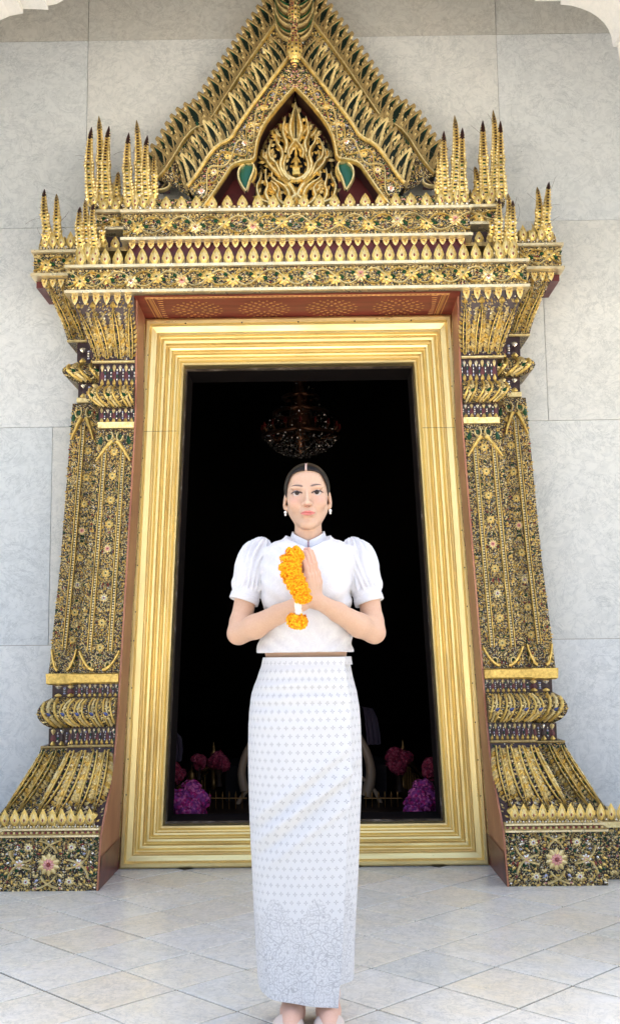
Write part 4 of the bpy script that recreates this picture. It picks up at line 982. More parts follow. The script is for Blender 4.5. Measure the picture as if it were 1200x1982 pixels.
for sd in (-1, 1):
    for si, (pts, w0, w1) in enumerate(strokes):
        P = mir(curveL([cx_(x, y) for x, y in pts], YK - .004 * (si % 5), 22, 2), sd); P[:, 0] -= -sd * 0
        b = MB(); w = np.linspace(w0, w1, 22) * (1 + .25 * np.sin(np.linspace(0, 3.1, 22))); b.ribbon(P, w * 1.30, .022 + .006 * (si % 3), 'gold', (0, -1, 0), core='pale_gold', corew=.5)
        for k in range(2, 21, 3):   # flame tongues off the outer side
            T = nrm(P[k] - P[k - 1]); a = math.atan2(T[0], T[2]); s_ = 1 if (k // 3) % 2 else -1
            b.add('leaf', mtx(P[k] + [0, -.006, 0], (math.cos(a + .8 * s_), 0, -math.sin(a + .8 * s_)), (math.sin(a + .8 * s_), 0, math.cos(a + .8 * s_)), (0, -1, 0), .022, .046 * (1 - .4 * k / 22), .02), 'pale_gold' if k % 2 else 'gold')
        b.build('flame_scroll', gable)
# small seated figure inside the bud niche
b = MB(); ax = at(*cx_(620, 640), YK - .03)[0] * 0
zf_ = lambda y: at(*cx_(620, y), YK)[2]
for z, w, h in ((zf_(745), .042, .016), (zf_(720), .034, .014), (zf_(700), .040, .012)): b.box((-w / 2, YK - .045, z - h / 2), (w / 2, YK - .01, z + h / 2), 'gold')
b.tube([(0, YK - .03, zf_(690)), (0, YK - .032, zf_(650)), (0, YK - .03, zf_(610)), (0, YK - .03, zf_(590)), (0, YK - .03, zf_(565)), (0, YK - .03, zf_(545)), (0, YK - .03, zf_(500))], [.016, .012, .015, .006, .009, .006, .001], 'gold', 10)
for s_ in (-1, 1): b.tube([(s_ * .013, YK - .032, zf_(618)), (s_ * .024, YK - .036, zf_(650)), (s_ * .004, YK - .046, zf_(640))], [.005, .004, .003], 'gold', 6); b.tube([(s_ * .004, YK - .035, zf_(690)), (s_ * .028, YK - .04, zf_(684)), (0, YK - .052, zf_(694))], [.008, .007, .004], 'gold', 6)
b.build('seated_figure', gable)
for k in range(12):   # leaf crest in the foreground of the opening
    x = -.30 + .6 * (k + .5) / 12
# apex triangle + tower finial
b = MB(); ta = [at(568, 132, Y1), at(512, 184, Y1), at(568, 172, Y1)]
for s_ in (-1, 1):
    V = [[0, Y1 + .01, at(568, 126, Y1)[2]], [s_ * abs(ta[1][0]), Y1 + .01, ta[1][2]], [0, Y1 + .01, ta[2][2]]]; b.tri(V, [(0, 1, 2)], 'mosaic_ground')
Pt_ = Patch(lambda u, t: np.array([(u - .5) * .20 * (1 - t * .9), Y1 + .008, at(568, 178, Y1)[2] + t * .125])); carpet(b, Pt_, .013, seed=130, pal=['pale_gold', 'pink_glass', 'old_gold', 'gold', 'mirror_glass'])
b.build('apex_panel', gable)
fin = thing('gable_finial', 'gilded bulb finial with glass studs climbing the centre of the gable tip', 'finial', (0, Y1 - .02, at(568, 130, Y1)[2]))
zq = lambda y: at(567, y, Y1 - .03)[2]
prof_f = [(132, .004), (124, .018), (112, .034), (98, .044), (84, .040), (74, .030), (62, .018), (50, .015), (44, .022), (38, .030), (28, .036), (16, .032), (8, .022), (0, .030), (-10, .034), (-22, .024), (-40, .028), (-55, .016), (-90, .012), (-130, .002)]
b = MB(); th = np.linspace(0, 2 * math.pi, 17)[:-1]
b.grid(np.array([[(r * math.cos(a), Y1 - .03 + .8 * r * math.sin(a), zq(y)) for a in th] for y, r in prof_f]), 'gold', True, True); b.build('bulb', fin)
b = MB()
for (y, r), (y2, r2) in zip(prof_f[:-1], prof_f[1:]):
    for q in (0, .5):
        rr, zz_ = r + (r2 - r) * q, zq(y + (y2 - y) * q)
        for a in np.linspace(-2.9, -.25, 6): b.add('gem', mtx((rr * math.cos(a), Y1 - .03 + .8 * rr * math.sin(a), zz_), (-math.sin(a), math.cos(a), 0), (0, 0, 1), (math.cos(a), math.sin(a), 0), .010, .010, .008), random.choice(['red_glass', 'dark_lacquer', 'pale_gold', 'green_glass']))
b.build('studs', fin, kind='stuff')
for s_ in (-1, 1):
    for k in range(6):
        b = MB(); z0 = zq(66 - 13 * k); P = [(s_ * .015, Y1, z0 - .02), (s_ * .045, Y1 + .01, z0 - .01), (s_ * .085, Y1 + .02, z0 + .03), (s_ * .105, Y1 + .02, z0 + .095)]
        b.ribbon(smooth(P, 2), np.linspace(.036, .008, len(smooth(P, 2))), .02, 'old_gold', (0, -1, 0), core='green_glass' if k % 2 else 'pale_gold'); b.build('flame', fin)

# =================================================================== FLAME-TIP CLUSTERS
def spire(parent, base, tip, w, lean, dark=True):
    base, tip = np.array(base), np.array(tip); t = np.linspace(0, 1, 18); L = tip[2] - base[2]
    P = base + (tip - base) * t[:, None]; P[:, 0] += lean * .05 * L * np.sin(t * math.pi) ; P[:, 1] -= .03 * np.sin(t * math.pi)
    r = w * .5 * np.interp(t, [0, .1, .3, .42, .46, .5, .62, .9, 1], [1.2, 1.3, 1.05, .95, 1.25, .95, .85, .50, .05])
    b = MB(); b.tube(P, r, 'gold', 8, True, 1.0); 
    b.tube(P[-4:] + [0, -.001, 0], r[-4:] * 1.05, 'dark_lacquer' if dark else 'old_gold', 8)
    k = max(5, int(L / .020))
    for i in range(k):
        q = .04 + .88 * (i + .5) / k; p = np.array([np.interp(q, t, P[:, c]) for c in range(3)]); rr = float(np.interp(q, t, r))
        b.add('slab', face_mtx(p + [0, -rr * .98, 0], 0, rr * .62, min(.008, L / k * .42), .006), ['green_glass', 'dark_lacquer', 'mirror_glass'][i % 3] if q < .5 else 'dark_lacquer')
        for s_ in (-1, 1): b.add('gem', face_mtx(p + [s_ * rr * .72, -rr * .72, 0], .785, rr * .55, rr * .55, rr * .4), 'pale_gold')
    p = P[0]
    for s_ in (-1, 1): b.add('hook', face_mtx(p + [s_ * r[0] * .7, -r[0] * .6, L * .05], 0, w * .7, L * .26, .02, flip=s_), 'pale_gold'); b.add('hook', face_mtx([P[7][0] + s_ * r[7] * .8, P[7][1] - .004, P[7][2]], 0, w * .45, L * .13, .015, flip=s_), 'gold')
    return b.build('spire', parent)
def cluster(sd, Y, sp, crest_px, label):
    q = lambda x, y: at(x, y, Y) * np.array([-sd, 1, 1])
    r0 = q(sp[0][0], sp[0][1]); root = thing('finial_cluster', label, 'finial', r0, 'flame finial clusters on the lintel ends')
    for i, (xb, yb, xt, yt, w) in enumerate(sp):
        A, B_ = q(xb, yb), q(xt, yt); A[1] = Y + .015 * (i % 2); B_[1] = Y + .015 * (i % 2); spire(root, A, B_, w * .0026, (1 if i % 2 else -1) * .4, dark=(i % 2 == 0))
    for (x, y, h) in crest_px:
        p = q(x, y); put(LOTUS, 'lotus_leaf', root, face_mtx([p[0], Y - .035, p[2]], random.uniform(-.05, .05), .045, h * .0026, .03))
    b = MB(); xs = [q(x, y) for x, y, h in crest_px]; x0, x1 = min(p[0] for p in xs) - .03, max(p[0] for p in xs) + .03; z = min(p[2] for p in xs)
    b.box((x0, Y - .015, z - .012), (x1, Y + .05, z + .045), 'mosaic_ground')
    for i in range(int((x1 - x0) / .016)): b.add('bead', face_mtx((x0 + .016 * (i + .5), Y - .02, z + .005), 0, .014), 'mirror_glass' if i % 2 else 'pale_gold'); b.add('leaf', face_mtx((x0 + .016 * (i + .5), Y - .018, z + .02), 0, .016, .05, .012), 'gold' if i % 2 else 'old_gold')
    b.build('crest_base', root)
    # hair-thin bird wires standing off the tips
    b = MB(); R = random.Random(sd + int(sp[0][0]))
    for k in range(7):
        xb, yb, xt, yt, w = R.choice(sp); f = R.uniform(.2, .8); p = q(xb + (xt - xb) * f, yb + (yt - yb) * f); a = R.uniform(.3, 2.8); l = R.uniform(.06, .13); cv = R.uniform(-.9, .9)
        b.tube([p + np.array([l * t * math.cos(a + cv * t), -.0, l * t * math.sin(a + cv * t)]) for t in np.linspace(0, 1, 7)], .0007, 'dark_lacquer', 4, False)
    b.build('bird_wires', root, kind='stuff')
for sd, sname in ((-1, 'left'), (1, 'right')):
    cluster(sd, -.33, [(98, 474, 87, 366, 17), (112, 474, 109, 373, 16), (94, 478, 90, 440, 14)], [(90, 484, 24), (106, 484, 34), (122, 484, 28), (140, 484, 36)], 'short pair of gilded flame tips at the outermost %s end of the lintel' % sname)
    cluster(sd, -.44, [(160, 488, 156, 400, 16), (170, 486, 164, 384, 16), (186, 486, 182, 394, 16), (198, 470, 200, 432, 12)], [(158, 506, 34), (172, 508, 40), (188, 508, 34)], 'low row of gilded flame tips over the lower %s corner of the lintel' % sname)
    cluster(sd, -.31, [(180, 398, 178, 246, 19), (196, 396, 191, 222, 19), (210, 398, 212, 244, 20), (226, 396, 229, 330, 15)], [(184, 402, 26), (200, 402, 32), (216, 402, 28), (232, 402, 24)], 'tall dark-tipped group of gilded flame spires rearmost on the upper %s of the lintel' % sname)
    cluster(sd, -.42, [(254, 402, 250, 257, 19), (271, 406, 264, 230, 20), (286, 400, 286, 262, 18), (299, 382, 298, 297, 13)], [(250, 406, 30), (264, 408, 40), (280, 408, 34), (296, 408, 30)], 'tall gilded flame spires beside the %s foot of the gable' % sname)

# =================================================================== HALL THINGS
# chandelier
YC = 4.0; cz = lambda y: at(582, y, YC)[2]; cxx = at(582, 800, YC)[0]
chan = thing('chandelier', 'dark crystal chandelier hanging in the unlit hall above the person', 'chandelier', (cxx, YC, cz(860)))
m = mat('crystal', (0.36, 0.31, 0.27), 0.08, 0.75); m = mat('bronze', (0.24, 0.10, 0.05), 0.35, 0.8)
b = MB(); b.tube([(cxx, YC, cz(y)) for y in (880, 820, 760, 700, 640)], [.05, .12, .07, .06, .05], 'bronze', 12); b.build('stem', chan)
pxm = (YC - CAM[1]) / FPX
b = MB(); th = np.linspace(0, 2 * math.pi, 33)[:-1]
for y, r in ((845, 74), (800, 52), (770, 34)): b.tube([(cxx + r * pxm * math.cos(a), YC + r * pxm * math.sin(a), cz(y)) for a in np.r_[th, th[:1]]], .02, 'bronze', 6, False)
b.build('rings', chan)
R = random.Random(4); b = MB()
for k in range(1900):
    q = R.random(); a = R.uniform(0, 2 * math.pi)
    if q < .66: u = R.random() ** .6; r = 74 * u; y = 847 + 36 * (1 - u ** 2.2) + R.uniform(-3, 3)
    elif q < .86: r = R.choice((74, 66, 52)) + R.uniform(-3, 3); y = 842 - (74 - r) * 1.6 + R.uniform(-14, 4)
    else: r = R.uniform(8, 30); y = R.uniform(710, 830)
    s_ = R.uniform(.009, .019)
    ex = nrm([R.uniform(-1, 1) for _ in range(3)]); ey = nrm(np.cross(ex, [R.uniform(-1, 1) for _ in range(3)])); ez = np.cross(ex, ey)
    b.add('bead', mtx((cxx + r * pxm * math.cos(a), YC + r * pxm * math.sin(a), cz(y)), ex, ey, ez, s_, s_ * 1.6, s_), 'crystal' if q < .7 or k % 3 else 'bronze')
b.build('crystals', chan, kind='stuff')
for k in range(16):
    a = k * math.pi / 8; b = MB(); P = [(cxx + r * pxm * math.cos(a), YC + r * pxm * math.sin(a), cz(y)) for r, y in ((20, 840), (45, 852), (66, 846), (76, 832))]; b.tube(smooth(P, 1), .012, 'bronze', 5); b.tube([P[-1], (P[-1][0], P[-1][1], P[-1][2] + .05)], [.018, .010], 'red_glass', 6); b.build('arm', chan)

# bouquets (round hydrangea balls)
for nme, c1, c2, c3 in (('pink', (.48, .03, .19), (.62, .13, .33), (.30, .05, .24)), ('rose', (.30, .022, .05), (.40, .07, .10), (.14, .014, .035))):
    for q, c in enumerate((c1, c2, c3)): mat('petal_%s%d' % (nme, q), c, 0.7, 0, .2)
def bouquet(px, py, rpx, Y, kind, label, seed):
    c = at(px, py, Y); r = rpx * (Y - CAM[1]) / FPX; root = thing('bouquet', label, 'bouquet', c, 'round flower bouquets along the hall railing'); R = random.Random(seed)
    b = MB()
    lobes = [(nrm([R.gauss(0, 1) for _ in range(3)]) * r * .62, r * R.uniform(.30, .52)) for _ in range(14)] + [(np.zeros(3), r * .74)]
    for k in range(1500):
        lc, lr = R.choice(lobes); d = nrm([R.gauss(0, 1), -abs(R.gauss(0, 1)) * .9 + .2, R.gauss(0, 1)]); p = c + lc + d * lr * R.uniform(.88, 1.04)
        n_ = nrm(d + [R.uniform(-.5, .5) for _ in range(3)]); x = nrm(np.cross(n_, [R.random(), R.random(), R.random()])); y = np.cross(n_, x); s_ = .024 * (r / .22) ** .3
        b.add('leaf', mtx(p, x, y, n_, s_, s_ * 1.1, s_ * .5), 'petal_%s%d' % (kind, R.choice((0, 0, 1, 1, 2))))
    for lc, lr in lobes:
        u = np.linspace(0, math.pi, 7); v = np.linspace(0, 2 * math.pi, 11)[:-1]
        b.grid(np.array([[c + lc + lr * .9 * np.array([math.sin(a) * math.cos(q), math.sin(a) * math.sin(q), math.cos(a)]) for q in v] for a in u]), 'petal_%s2' % kind, True, True)
    b.build('blossoms', root, kind='stuff')
    b = MB(); b.tube([c + [0, 0, -r * .6], c + [0, 0, -r * 1.3], (c[0], c[1], max(.06, c[2] - r * 2.2))], [r * .5, r * .18, r * .3], 'dark_wood', 10); b.build('stand', root)
bouquet(362, 1556, 43, .80, 'pink', 'large magenta flower ball low behind the left of the threshold', 1)
bouquet(324, 1546, 24, .78, 'pink', 'smaller magenta flower ball half hidden by the left door jamb', 2)
bouquet(822, 1555, 43, .80, 'pink', 'large magenta and violet flower ball low behind the right of the threshold', 3)
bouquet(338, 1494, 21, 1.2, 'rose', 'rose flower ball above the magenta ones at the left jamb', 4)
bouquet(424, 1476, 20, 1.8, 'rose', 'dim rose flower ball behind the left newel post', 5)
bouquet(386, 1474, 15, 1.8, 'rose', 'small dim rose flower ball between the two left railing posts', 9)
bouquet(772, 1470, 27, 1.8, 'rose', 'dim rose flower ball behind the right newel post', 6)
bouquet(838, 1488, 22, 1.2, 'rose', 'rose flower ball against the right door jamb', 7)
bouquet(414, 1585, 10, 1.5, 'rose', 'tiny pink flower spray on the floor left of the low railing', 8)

# gilded railing with turned posts
rl = thing('gilded_railing', 'dark gilded altar railing with turned posts and slanting top rails', 'railing', (0, 1.6, .06))
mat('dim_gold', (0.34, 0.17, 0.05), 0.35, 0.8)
def post(px, pyt, pyb, w, Y):
    A, B_ = at(px, pyt, Y), at(px, pyb, Y); H = A[2] - B_[2]; rr = w * (Y - CAM[1]) / FPX
    b = MB(); t = np.linspace(0, 1, 25); r = rr * (np.array([1, .9, 1.0, .6, .9, .5, .55, .5, .9, .6, .5, .5, .52, .5, .8, 1, .7, .5, .9, .6, .8, .55, .3, .15, .05]))
    b.tube([(A[0], Y, B_[2] + H * q) for q in t], r, 'dim_gold', 10); b.build('post', rl)
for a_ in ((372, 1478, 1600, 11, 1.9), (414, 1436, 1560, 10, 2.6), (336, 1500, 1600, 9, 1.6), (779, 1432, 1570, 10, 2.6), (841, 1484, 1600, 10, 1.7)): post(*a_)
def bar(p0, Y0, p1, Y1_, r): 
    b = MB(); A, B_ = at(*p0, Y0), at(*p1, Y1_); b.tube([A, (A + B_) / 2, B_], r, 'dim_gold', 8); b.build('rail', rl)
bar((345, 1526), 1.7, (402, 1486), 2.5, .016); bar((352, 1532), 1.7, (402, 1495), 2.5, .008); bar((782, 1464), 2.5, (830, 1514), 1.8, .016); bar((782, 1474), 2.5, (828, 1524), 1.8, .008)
for k in range(9):
    f = k / 9
    for A0, B0 in (((352, 1535), (402, 1495)), ((784, 1478), (828, 1526))):
        Ya, Yb = (1.7, 2.5) if A0[0] < 500 else (2.5, 1.8); p = at(A0[0] + (B0[0] - A0[0]) * f, A0[1] + (B0[1] - A0[1]) * f, Ya + (Yb - Ya) * f); b = MB(); b.tube([p, p - [0, 0, .18], p - [0, 0, .36]], [.008, .014, .007], 'dim_gold', 6); b.build('baluster', rl)
lowf = thing('picket_barrier', 'low gilt picket barrier with pointed tips across the hall floor', 'barrier', (0, 1.45, .06))
for x0_, x1_ in ((402, 478), (704, 778)):
    b = MB(); A, B_ = at(x0_, 1545, 1.45), at(x1_, 1545, 1.45); b.tube([A, (A + B_) / 2, B_], .004, 'dim_gold', 6); b.build('rail', lowf)
    n = 6
    for k in range(n):
        p = at(x0_ + (x1_ - x0_) * (k + .3) / n, 1545, 1.45); b = MB(); b.tube([(p[0], p[1], .07), p, p + [0, 0, .02], p + [0, 0, .045]], [.003, .003, .007, .001], 'dim_gold', 6); b.build('picket', lowf)
# carved curved tusks
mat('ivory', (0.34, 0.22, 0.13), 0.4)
for i, (pts, w, lab) in enumerate((
        ([(452, 1600), (458, 1560), (474, 1532), (500, 1515)], 5, 'thin curved ivory tusk low on the left behind the white skirt'),
        ([(474, 1530), (466, 1500), (474, 1460), (494, 1425)], 9, 'thick curved ivory tusk rising on the left behind the white skirt'),
        ([(746, 1600), (738, 1556), (722, 1524), (696, 1502)], 5, 'thin curved ivory tusk low on the right behind the white skirt'),
        ([(708, 1540), (720, 1500), (712, 1460), (694, 1425)], 11, 'thick curved ivory tusk rising on the right behind the white skirt'))):
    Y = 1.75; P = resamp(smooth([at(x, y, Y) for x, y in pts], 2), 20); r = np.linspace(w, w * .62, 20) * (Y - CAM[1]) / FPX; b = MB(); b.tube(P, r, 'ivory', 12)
    o = b.build('ivory_tusk', origin=P[0]); tag(o, lab, 'tusk', 'curved ivory tusks on the hall floor')
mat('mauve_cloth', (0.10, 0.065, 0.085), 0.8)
b = MB(); b.box((at(440, 1600, 2.0)[0], 1.9, .0603), (at(748, 1600, 2.0)[0], 2.5, .30), 'dark_room'); o = b.build('altar_plinth', origin=(0, 2, .06)); tag(o, 'low dark plinth in the hall carrying the ivory tusks', 'plinth')
for nm_, pts, Y, lab in (('hanging_cloth', [(700, 1368, 1), (712, 1372, 9), (718, 1390, 12), (722, 1420, 13), (724, 1441, 13)], 2.6, 'dim mauve cloth hanging to the right behind the white skirt'),
                        ('hanging_cloth', [(338, 1419, 3), (342, 1428, 8), (344, 1450, 9), (342, 1474, 8)], 2.0, 'dim grey-violet cloth hanging by the left door jamb')):
    P = []
    for x, y, w in pts:
        c = at(x, y, Y); wr = w * (Y - CAM[1]) / FPX; P.append([(c[0] + wr * u, Y + .02 * math.sin(u * 9), c[2]) for u in np.linspace(-1, 1, 14)] + [(c[0] + wr * u, Y + .05 + .02 * math.sin(u * 9), c[2]) for u in np.linspace(1, -1, 14)])
    b = MB(); b.grid(np.array(P), 'mauve_cloth', True, True); o = b.build(nm_, origin=at(pts[0][0], pts[0][1], Y)); tag(o, lab, 'cloth')

# =================================================================== PERSON
YW = -2.50
def W(px, py, dy=0.0): return at(px, py, YW + dy)
PX = (YW - CAM[1]) / FPX * 1.0          # metres per photo pixel at her depth
mskin = mat('skin', (0.8, 0.55, 0.42), 0.42, 0, .4)
k_ = N(mskin); at_ = k_.n('ShaderNodeAttribute', attribute_name='tint'); nn_ = k_.noise(k_.co('Object'), 180, 3)
k_.l(k_.mix(0.07, at_.outputs['Color'], k_.ramp(nn_, [(.3, (.55, .30, .22)), (.7, (.95, .75, .62))])), k_.b.inputs['Base Color'])
k_.b.inputs['Subsurface Weight'].default_value = 0.12; k_.b.inputs['Subsurface Radius'].default_value = (.02, .008, .005); k_.b.inputs['Subsurface Scale'].default_value = 0.25
mh = mat('hair', (0.012, 0.011, 0.012), 0.48, 0, .3); k_ = N(mh); at_ = k_.n('ShaderNodeAttribute', attribute_name='tint'); k_.l(at_.outputs['Color'], k_.b.inputs['Base Color'])
n_ = k_.noise(k_.co('Object', (260, 60, 40)), 1.0, 3); k_.bump(n_, 0.3, 0.002); k_.b.inputs['IOR'].default_value = 1.28
mc = mat('white_cloth', (0.72, 0.72, 0.75), 0.42, 0, .4); k_ = N(mc)
k_.b.inputs['Sheen Weight'].default_value = .3
vo = k_.n('ShaderNodeTexVoronoi', feature='DISTANCE_TO_EDGE'); vo.inputs['Scale'].default_value = 26; mp = k_.noise(k_.co('Object'), 9, 3); mx = k_.n('ShaderNodeVectorMath', operation='ADD')
tc = k_.n('ShaderNodeTexCoord'); k_.l(tc.outputs['Object'], mx.inputs[0]); k_.l(mp, mx.inputs[1]); k_.l(mx.outputs[0], vo.inputs['Vector'])
jac = k_.ramp(vo.outputs['Distance'], [(.04, (1, 1, 1)), (.10, (0, 0, 0))])
k_.l(k_.mix(jac, (0.61, 0.61, 0.62), (0.65, 0.65, 0.655)), k_.b.inputs['Base Color']); k_.l(k_.ramp(jac, [(0, (.5,) * 3), (1, (.3,) * 3)]), k_.b.inputs['Roughness'])
k_.bump(k_.noise(k_.co('Object', (1, 1, .35)), 22, 2, .45, .8), 0.09, 0.006)
mat('seam_shadow', (0.30, 0.20, 0.26), 0.6)
mat('eye_white', (0.52, 0.44, 0.41), 0.25, 0, .3); mat('iris', (0.022, 0.011, 0.008), 0.12, 0, .3); mat('lash', (0.018, 0.010, 0.010), 0.6)
mat('pearl', (0.85, 0.82, 0.78), 0.15, 0, .8, .5); mat('shoe_leather', (0.62, 0.52, 0.44), 0.45); mat('lip', (0.62, 0.20, 0.18), 0.3, 0, .5)

def smin(a, b, k): h = np.clip(.5 + .5 * (b - a) / k, 0, 1); return b + (a - b) * h - k * h * (1 - h)
class Grid:
    def __init__(s, xs, ys, zs):
        s.x, s.y, s.z = [np.asarray(q, np.float32) for q in (xs, ys, zs)]; s.D = np.full((len(xs), len(ys), len(zs)), 9.0, np.float32)
    def sub(s, lo, hi, pad):
        r = []
        for ax, l, h in zip((s.x, s.y, s.z), lo, hi): r.append(slice(max(0, int(np.searchsorted(ax, l - pad)) - 1), int(np.searchsorted(ax, h + pad)) + 1))
        X = s.x[r[0]][:, None, None]; Y = s.y[r[1]][None, :, None]; Z = s.z[r[2]][None, None, :]; return tuple(r), X, Y, Z
    def put(s, r, d, k, op='add'):
        if op == 'add': s.D[r] = smin(s.D[r], d, k) if k > 0 else np.minimum(s.D[r], d)
        elif op == 'cut': s.D[r] = -smin(-s.D[r], d, k) if k > 0 else np.maximum(s.D[r], -d)
    def cone(s, a, b, ra, rb, k=.01, op='add', sx=1.0, sy=1.0):
        a, b = np.array(a, float), np.array(b, float); R = max(ra, rb); pad = R * max(1 / sx, 1 / sy) + k * 2 + .012
        r, X, Y, Z = s.sub(np.minimum(a, b), np.maximum(a, b), pad); d = b - a; L = float(d @ d)
        t = np.clip(((X - a[0]) * d[0] + (Y - a[1]) * d[1] + (Z - a[2]) * d[2]) / L, 0, 1)
        q = np.sqrt(((X - a[0] - t * d[0]) * sx) ** 2 + ((Y - a[1] - t * d[1]) * sy) ** 2 + (Z - a[2] - t * d[2]) ** 2) - (ra + (rb - ra) * t)
        s.put(r, q, k, op)
    def chain(s, P, R, k=.01, **kw):
        for i in range(len(P) - 1): s.cone(P[i], P[i + 1], R[i], R[i + 1], k, **kw)
    def ell(s, c, r3, k=.01, op='add', rot=0.0):
        c = np.array(c, float); r3 = np.array(r3, float); pad = k * 2 + .012; m = r3.max() if rot else r3
        r, X, Y, Z = s.sub(c - m, c + m, pad); dx, dz = X - c[0], Z - c[2]
        if rot: ca, sa = math.cos(rot), math.sin(rot); dx, dz = dx * ca + dz * sa, -dx * sa + dz * ca
        q = np.sqrt((dx / r3[0]) ** 2 + ((Y - c[1]) / r3[1]) ** 2 + (dz / r3[2]) ** 2); g = np.sqrt((dx / r3[0] ** 2) ** 2 + ((Y - c[1]) / r3[1] ** 2) ** 2 + (dz / r3[2] ** 2) ** 2) + 1e-6
        s.put(r, (q * (q - 1) / g).astype(np.float32), k, op)
    def nets(s):
        D = s.D; ins = D < 0; nx, ny, nz = D.shape
        c = np.zeros((nx - 1, ny - 1, nz - 1), np.uint8)
        for i in (0, 1):
            for j in (0, 1):
                for k in (0, 1): c += ins[i:nx - 1 + i, j:ny - 1 + j, k:nz - 1 + k]
        act = (c > 0) & (c < 8); I_, J_, K_ = np.nonzero(act); idx = np.full(act.shape, -1, np.int32); idx[act] = np.arange(len(I_))
        S = np.zeros((len(I_), 3)); cnt = np.zeros(len(I_)); cor = [(i, j, k) for i in (0, 1) for j in (0, 1) for k in (0, 1)]
        cv = {q: D[I_ + q[0], J_ + q[1], K_ + q[2]] for q in cor}
        for q in cor:
            for ax in range(3):
                if q[ax]: continue
                p = list(q); p[ax] = 1; p = tuple(p); a, b = cv[q], cv[p]; m_ = (a < 0) != (b < 0); t = np.where(m_, a / np.where(m_, a - b, 1), 0)
                for e in range(3): S[:, e] += np.where(m_, q[e] + (t if e == ax else 0), 0)
                cnt += m_
        S /= cnt[:, None]; V = np.stack([ax[i] + (ax[i + 1] - ax[i]) * S[:, e] for e, (ax, i) in enumerate(((s.x, I_), (s.y, J_), (s.z, K_)))], 1)
        Q = []
        for ax in range(3):
            sl0 = [slice(1, -1)] * 3; sl1 = [slice(1, -1)] * 3; sl0[ax] = slice(0, -1); sl1[ax] = slice(1, None)
            a, b = ins[tuple(sl0)], ins[tuple(sl1)]
            for flip, m_ in ((0, a & ~b), (1, ~a & b)):
                P = np.stack(np.nonzero(m_), 1); off = np.ones(3, int); off[ax] = 0; P = P + off; u, v = [(1, 2), (2, 0), (0, 1)][ax]
                def cell(du, dv): R_ = P.copy(); R_[:, u] -= du; R_[:, v] -= dv; return idx[R_[:, 0], R_[:, 1], R_[:, 2]]
                f = np.stack([cell(1, 1), cell(0, 1), cell(0, 0), cell(1, 0)], 1); Q.append(f[:, ::-1] if flip else f)
        return V, np.vstack(Q)
def mesh_nets(name, V, Q, m, parent, tint=None, smooth_it=1, **props):
    if smooth_it:
        E = np.vstack([Q[:, [0, 1]], Q[:, [1, 2]], Q[:, [2, 3]], Q[:, [3, 0]]])
        for _ in range(smooth_it):
            A = np.zeros_like(V); n = np.zeros(len(V)); 
            for e in range(3): A[:, e] = np.bincount(E[:, 0], V[E[:, 1], e], len(V)) + np.bincount(E[:, 1], V[E[:, 0], e], len(V))
            n = np.bincount(E[:, 0], minlength=len(V)) + np.bincount(E[:, 1], minlength=len(V)); V = V * .5 + .5 * A / n[:, None]
    o_ = np.array(parent['_o']); me = bpy.data.meshes.new(name); me.vertices.add(len(V)); me.vertices.foreach_set('co', (V - o_).astype(np.float32).ravel())
    me.loops.add(len(Q) * 4); me.loops.foreach_set('vertex_index', Q.astype(np.int32).ravel()); me.polygons.add(len(Q)); me.polygons.foreach_set('loop_start', np.arange(0, len(Q) * 4, 4, dtype=np.int32))
    me.materials.append(MATS[m]); me.update(calc_edges=True); me.polygons.foreach_set('use_smooth', np.ones(len(Q), bool))
    if tint is not None:
        a = me.attributes.new('tint', 'FLOAT_COLOR', 'POINT'); T = np.ones((len(V), 4), np.float32); T[:, :3] = tint; a.data.foreach_set('color', T.ravel())
    o = bpy.data.objects.new(name, me); C.objects.link(o); o.parent = parent; o['_o'] = o_.tolist()
    for a, b_ in props.items(): o[a] = b_
    return o

root_p = W(598, 1978, 0); root_p[2] = 0
person = thing('person', 'woman in white puff-sleeved blouse and long white patterned skirt, palms pressed together before her chest', 'person', root_p)
# ---- head frame
EY = W(594.5, 957, 0); HR = rad(1.6)                   # eye-level centre, slight roll
hx = lambda x, z: (EY[0] + x * math.cos(HR) - z * math.sin(HR), EY[2] + z * math.cos(HR) + x * math.sin(HR))
def H3(x, y, z): a, c = hx(x, z); return np.array([a, YW + y, c])

def axis(segs):
    out = []
    for a, b, st in segs: out += list(np.arange(a, b, st))
    return out
cxw = EY[0]
xs = axis([(cxw - .27, cxw - .082, .0042), (cxw - .082, cxw + .082, .0018), (cxw + .082, cxw + .27, .0042)])
ys = axis([(YW - .30, YW + .03, .0024), (YW + .03, YW + .18, .005)])
zs = axis([(-.004, .12, .0035), (.12, 1.02, .010), (1.02, 1.14, .004), (1.14, 1.50, .0020), (1.50, 1.72, .0018)])
G = Grid(xs, ys, zs)
# torso and legs
G.ell(W(597, 1150, .012) , (.122, .082, .115), .03); G.ell(W(592, 1250, .01), (.129, .080, .15), .03); G.ell(W(592, 1370, .01), (.155, .10, .15), .04)
for s_, x0, x1 in ((-1, 560, 571), (1, 622, 630)):
    G.chain([W(x0, 1400, .01), W((x0 + x1) / 2, 1650, .0), W(x1, 1800, .02), W(x1 + 2, 1930, .03)], [.085, .055, .050, .031], .02)
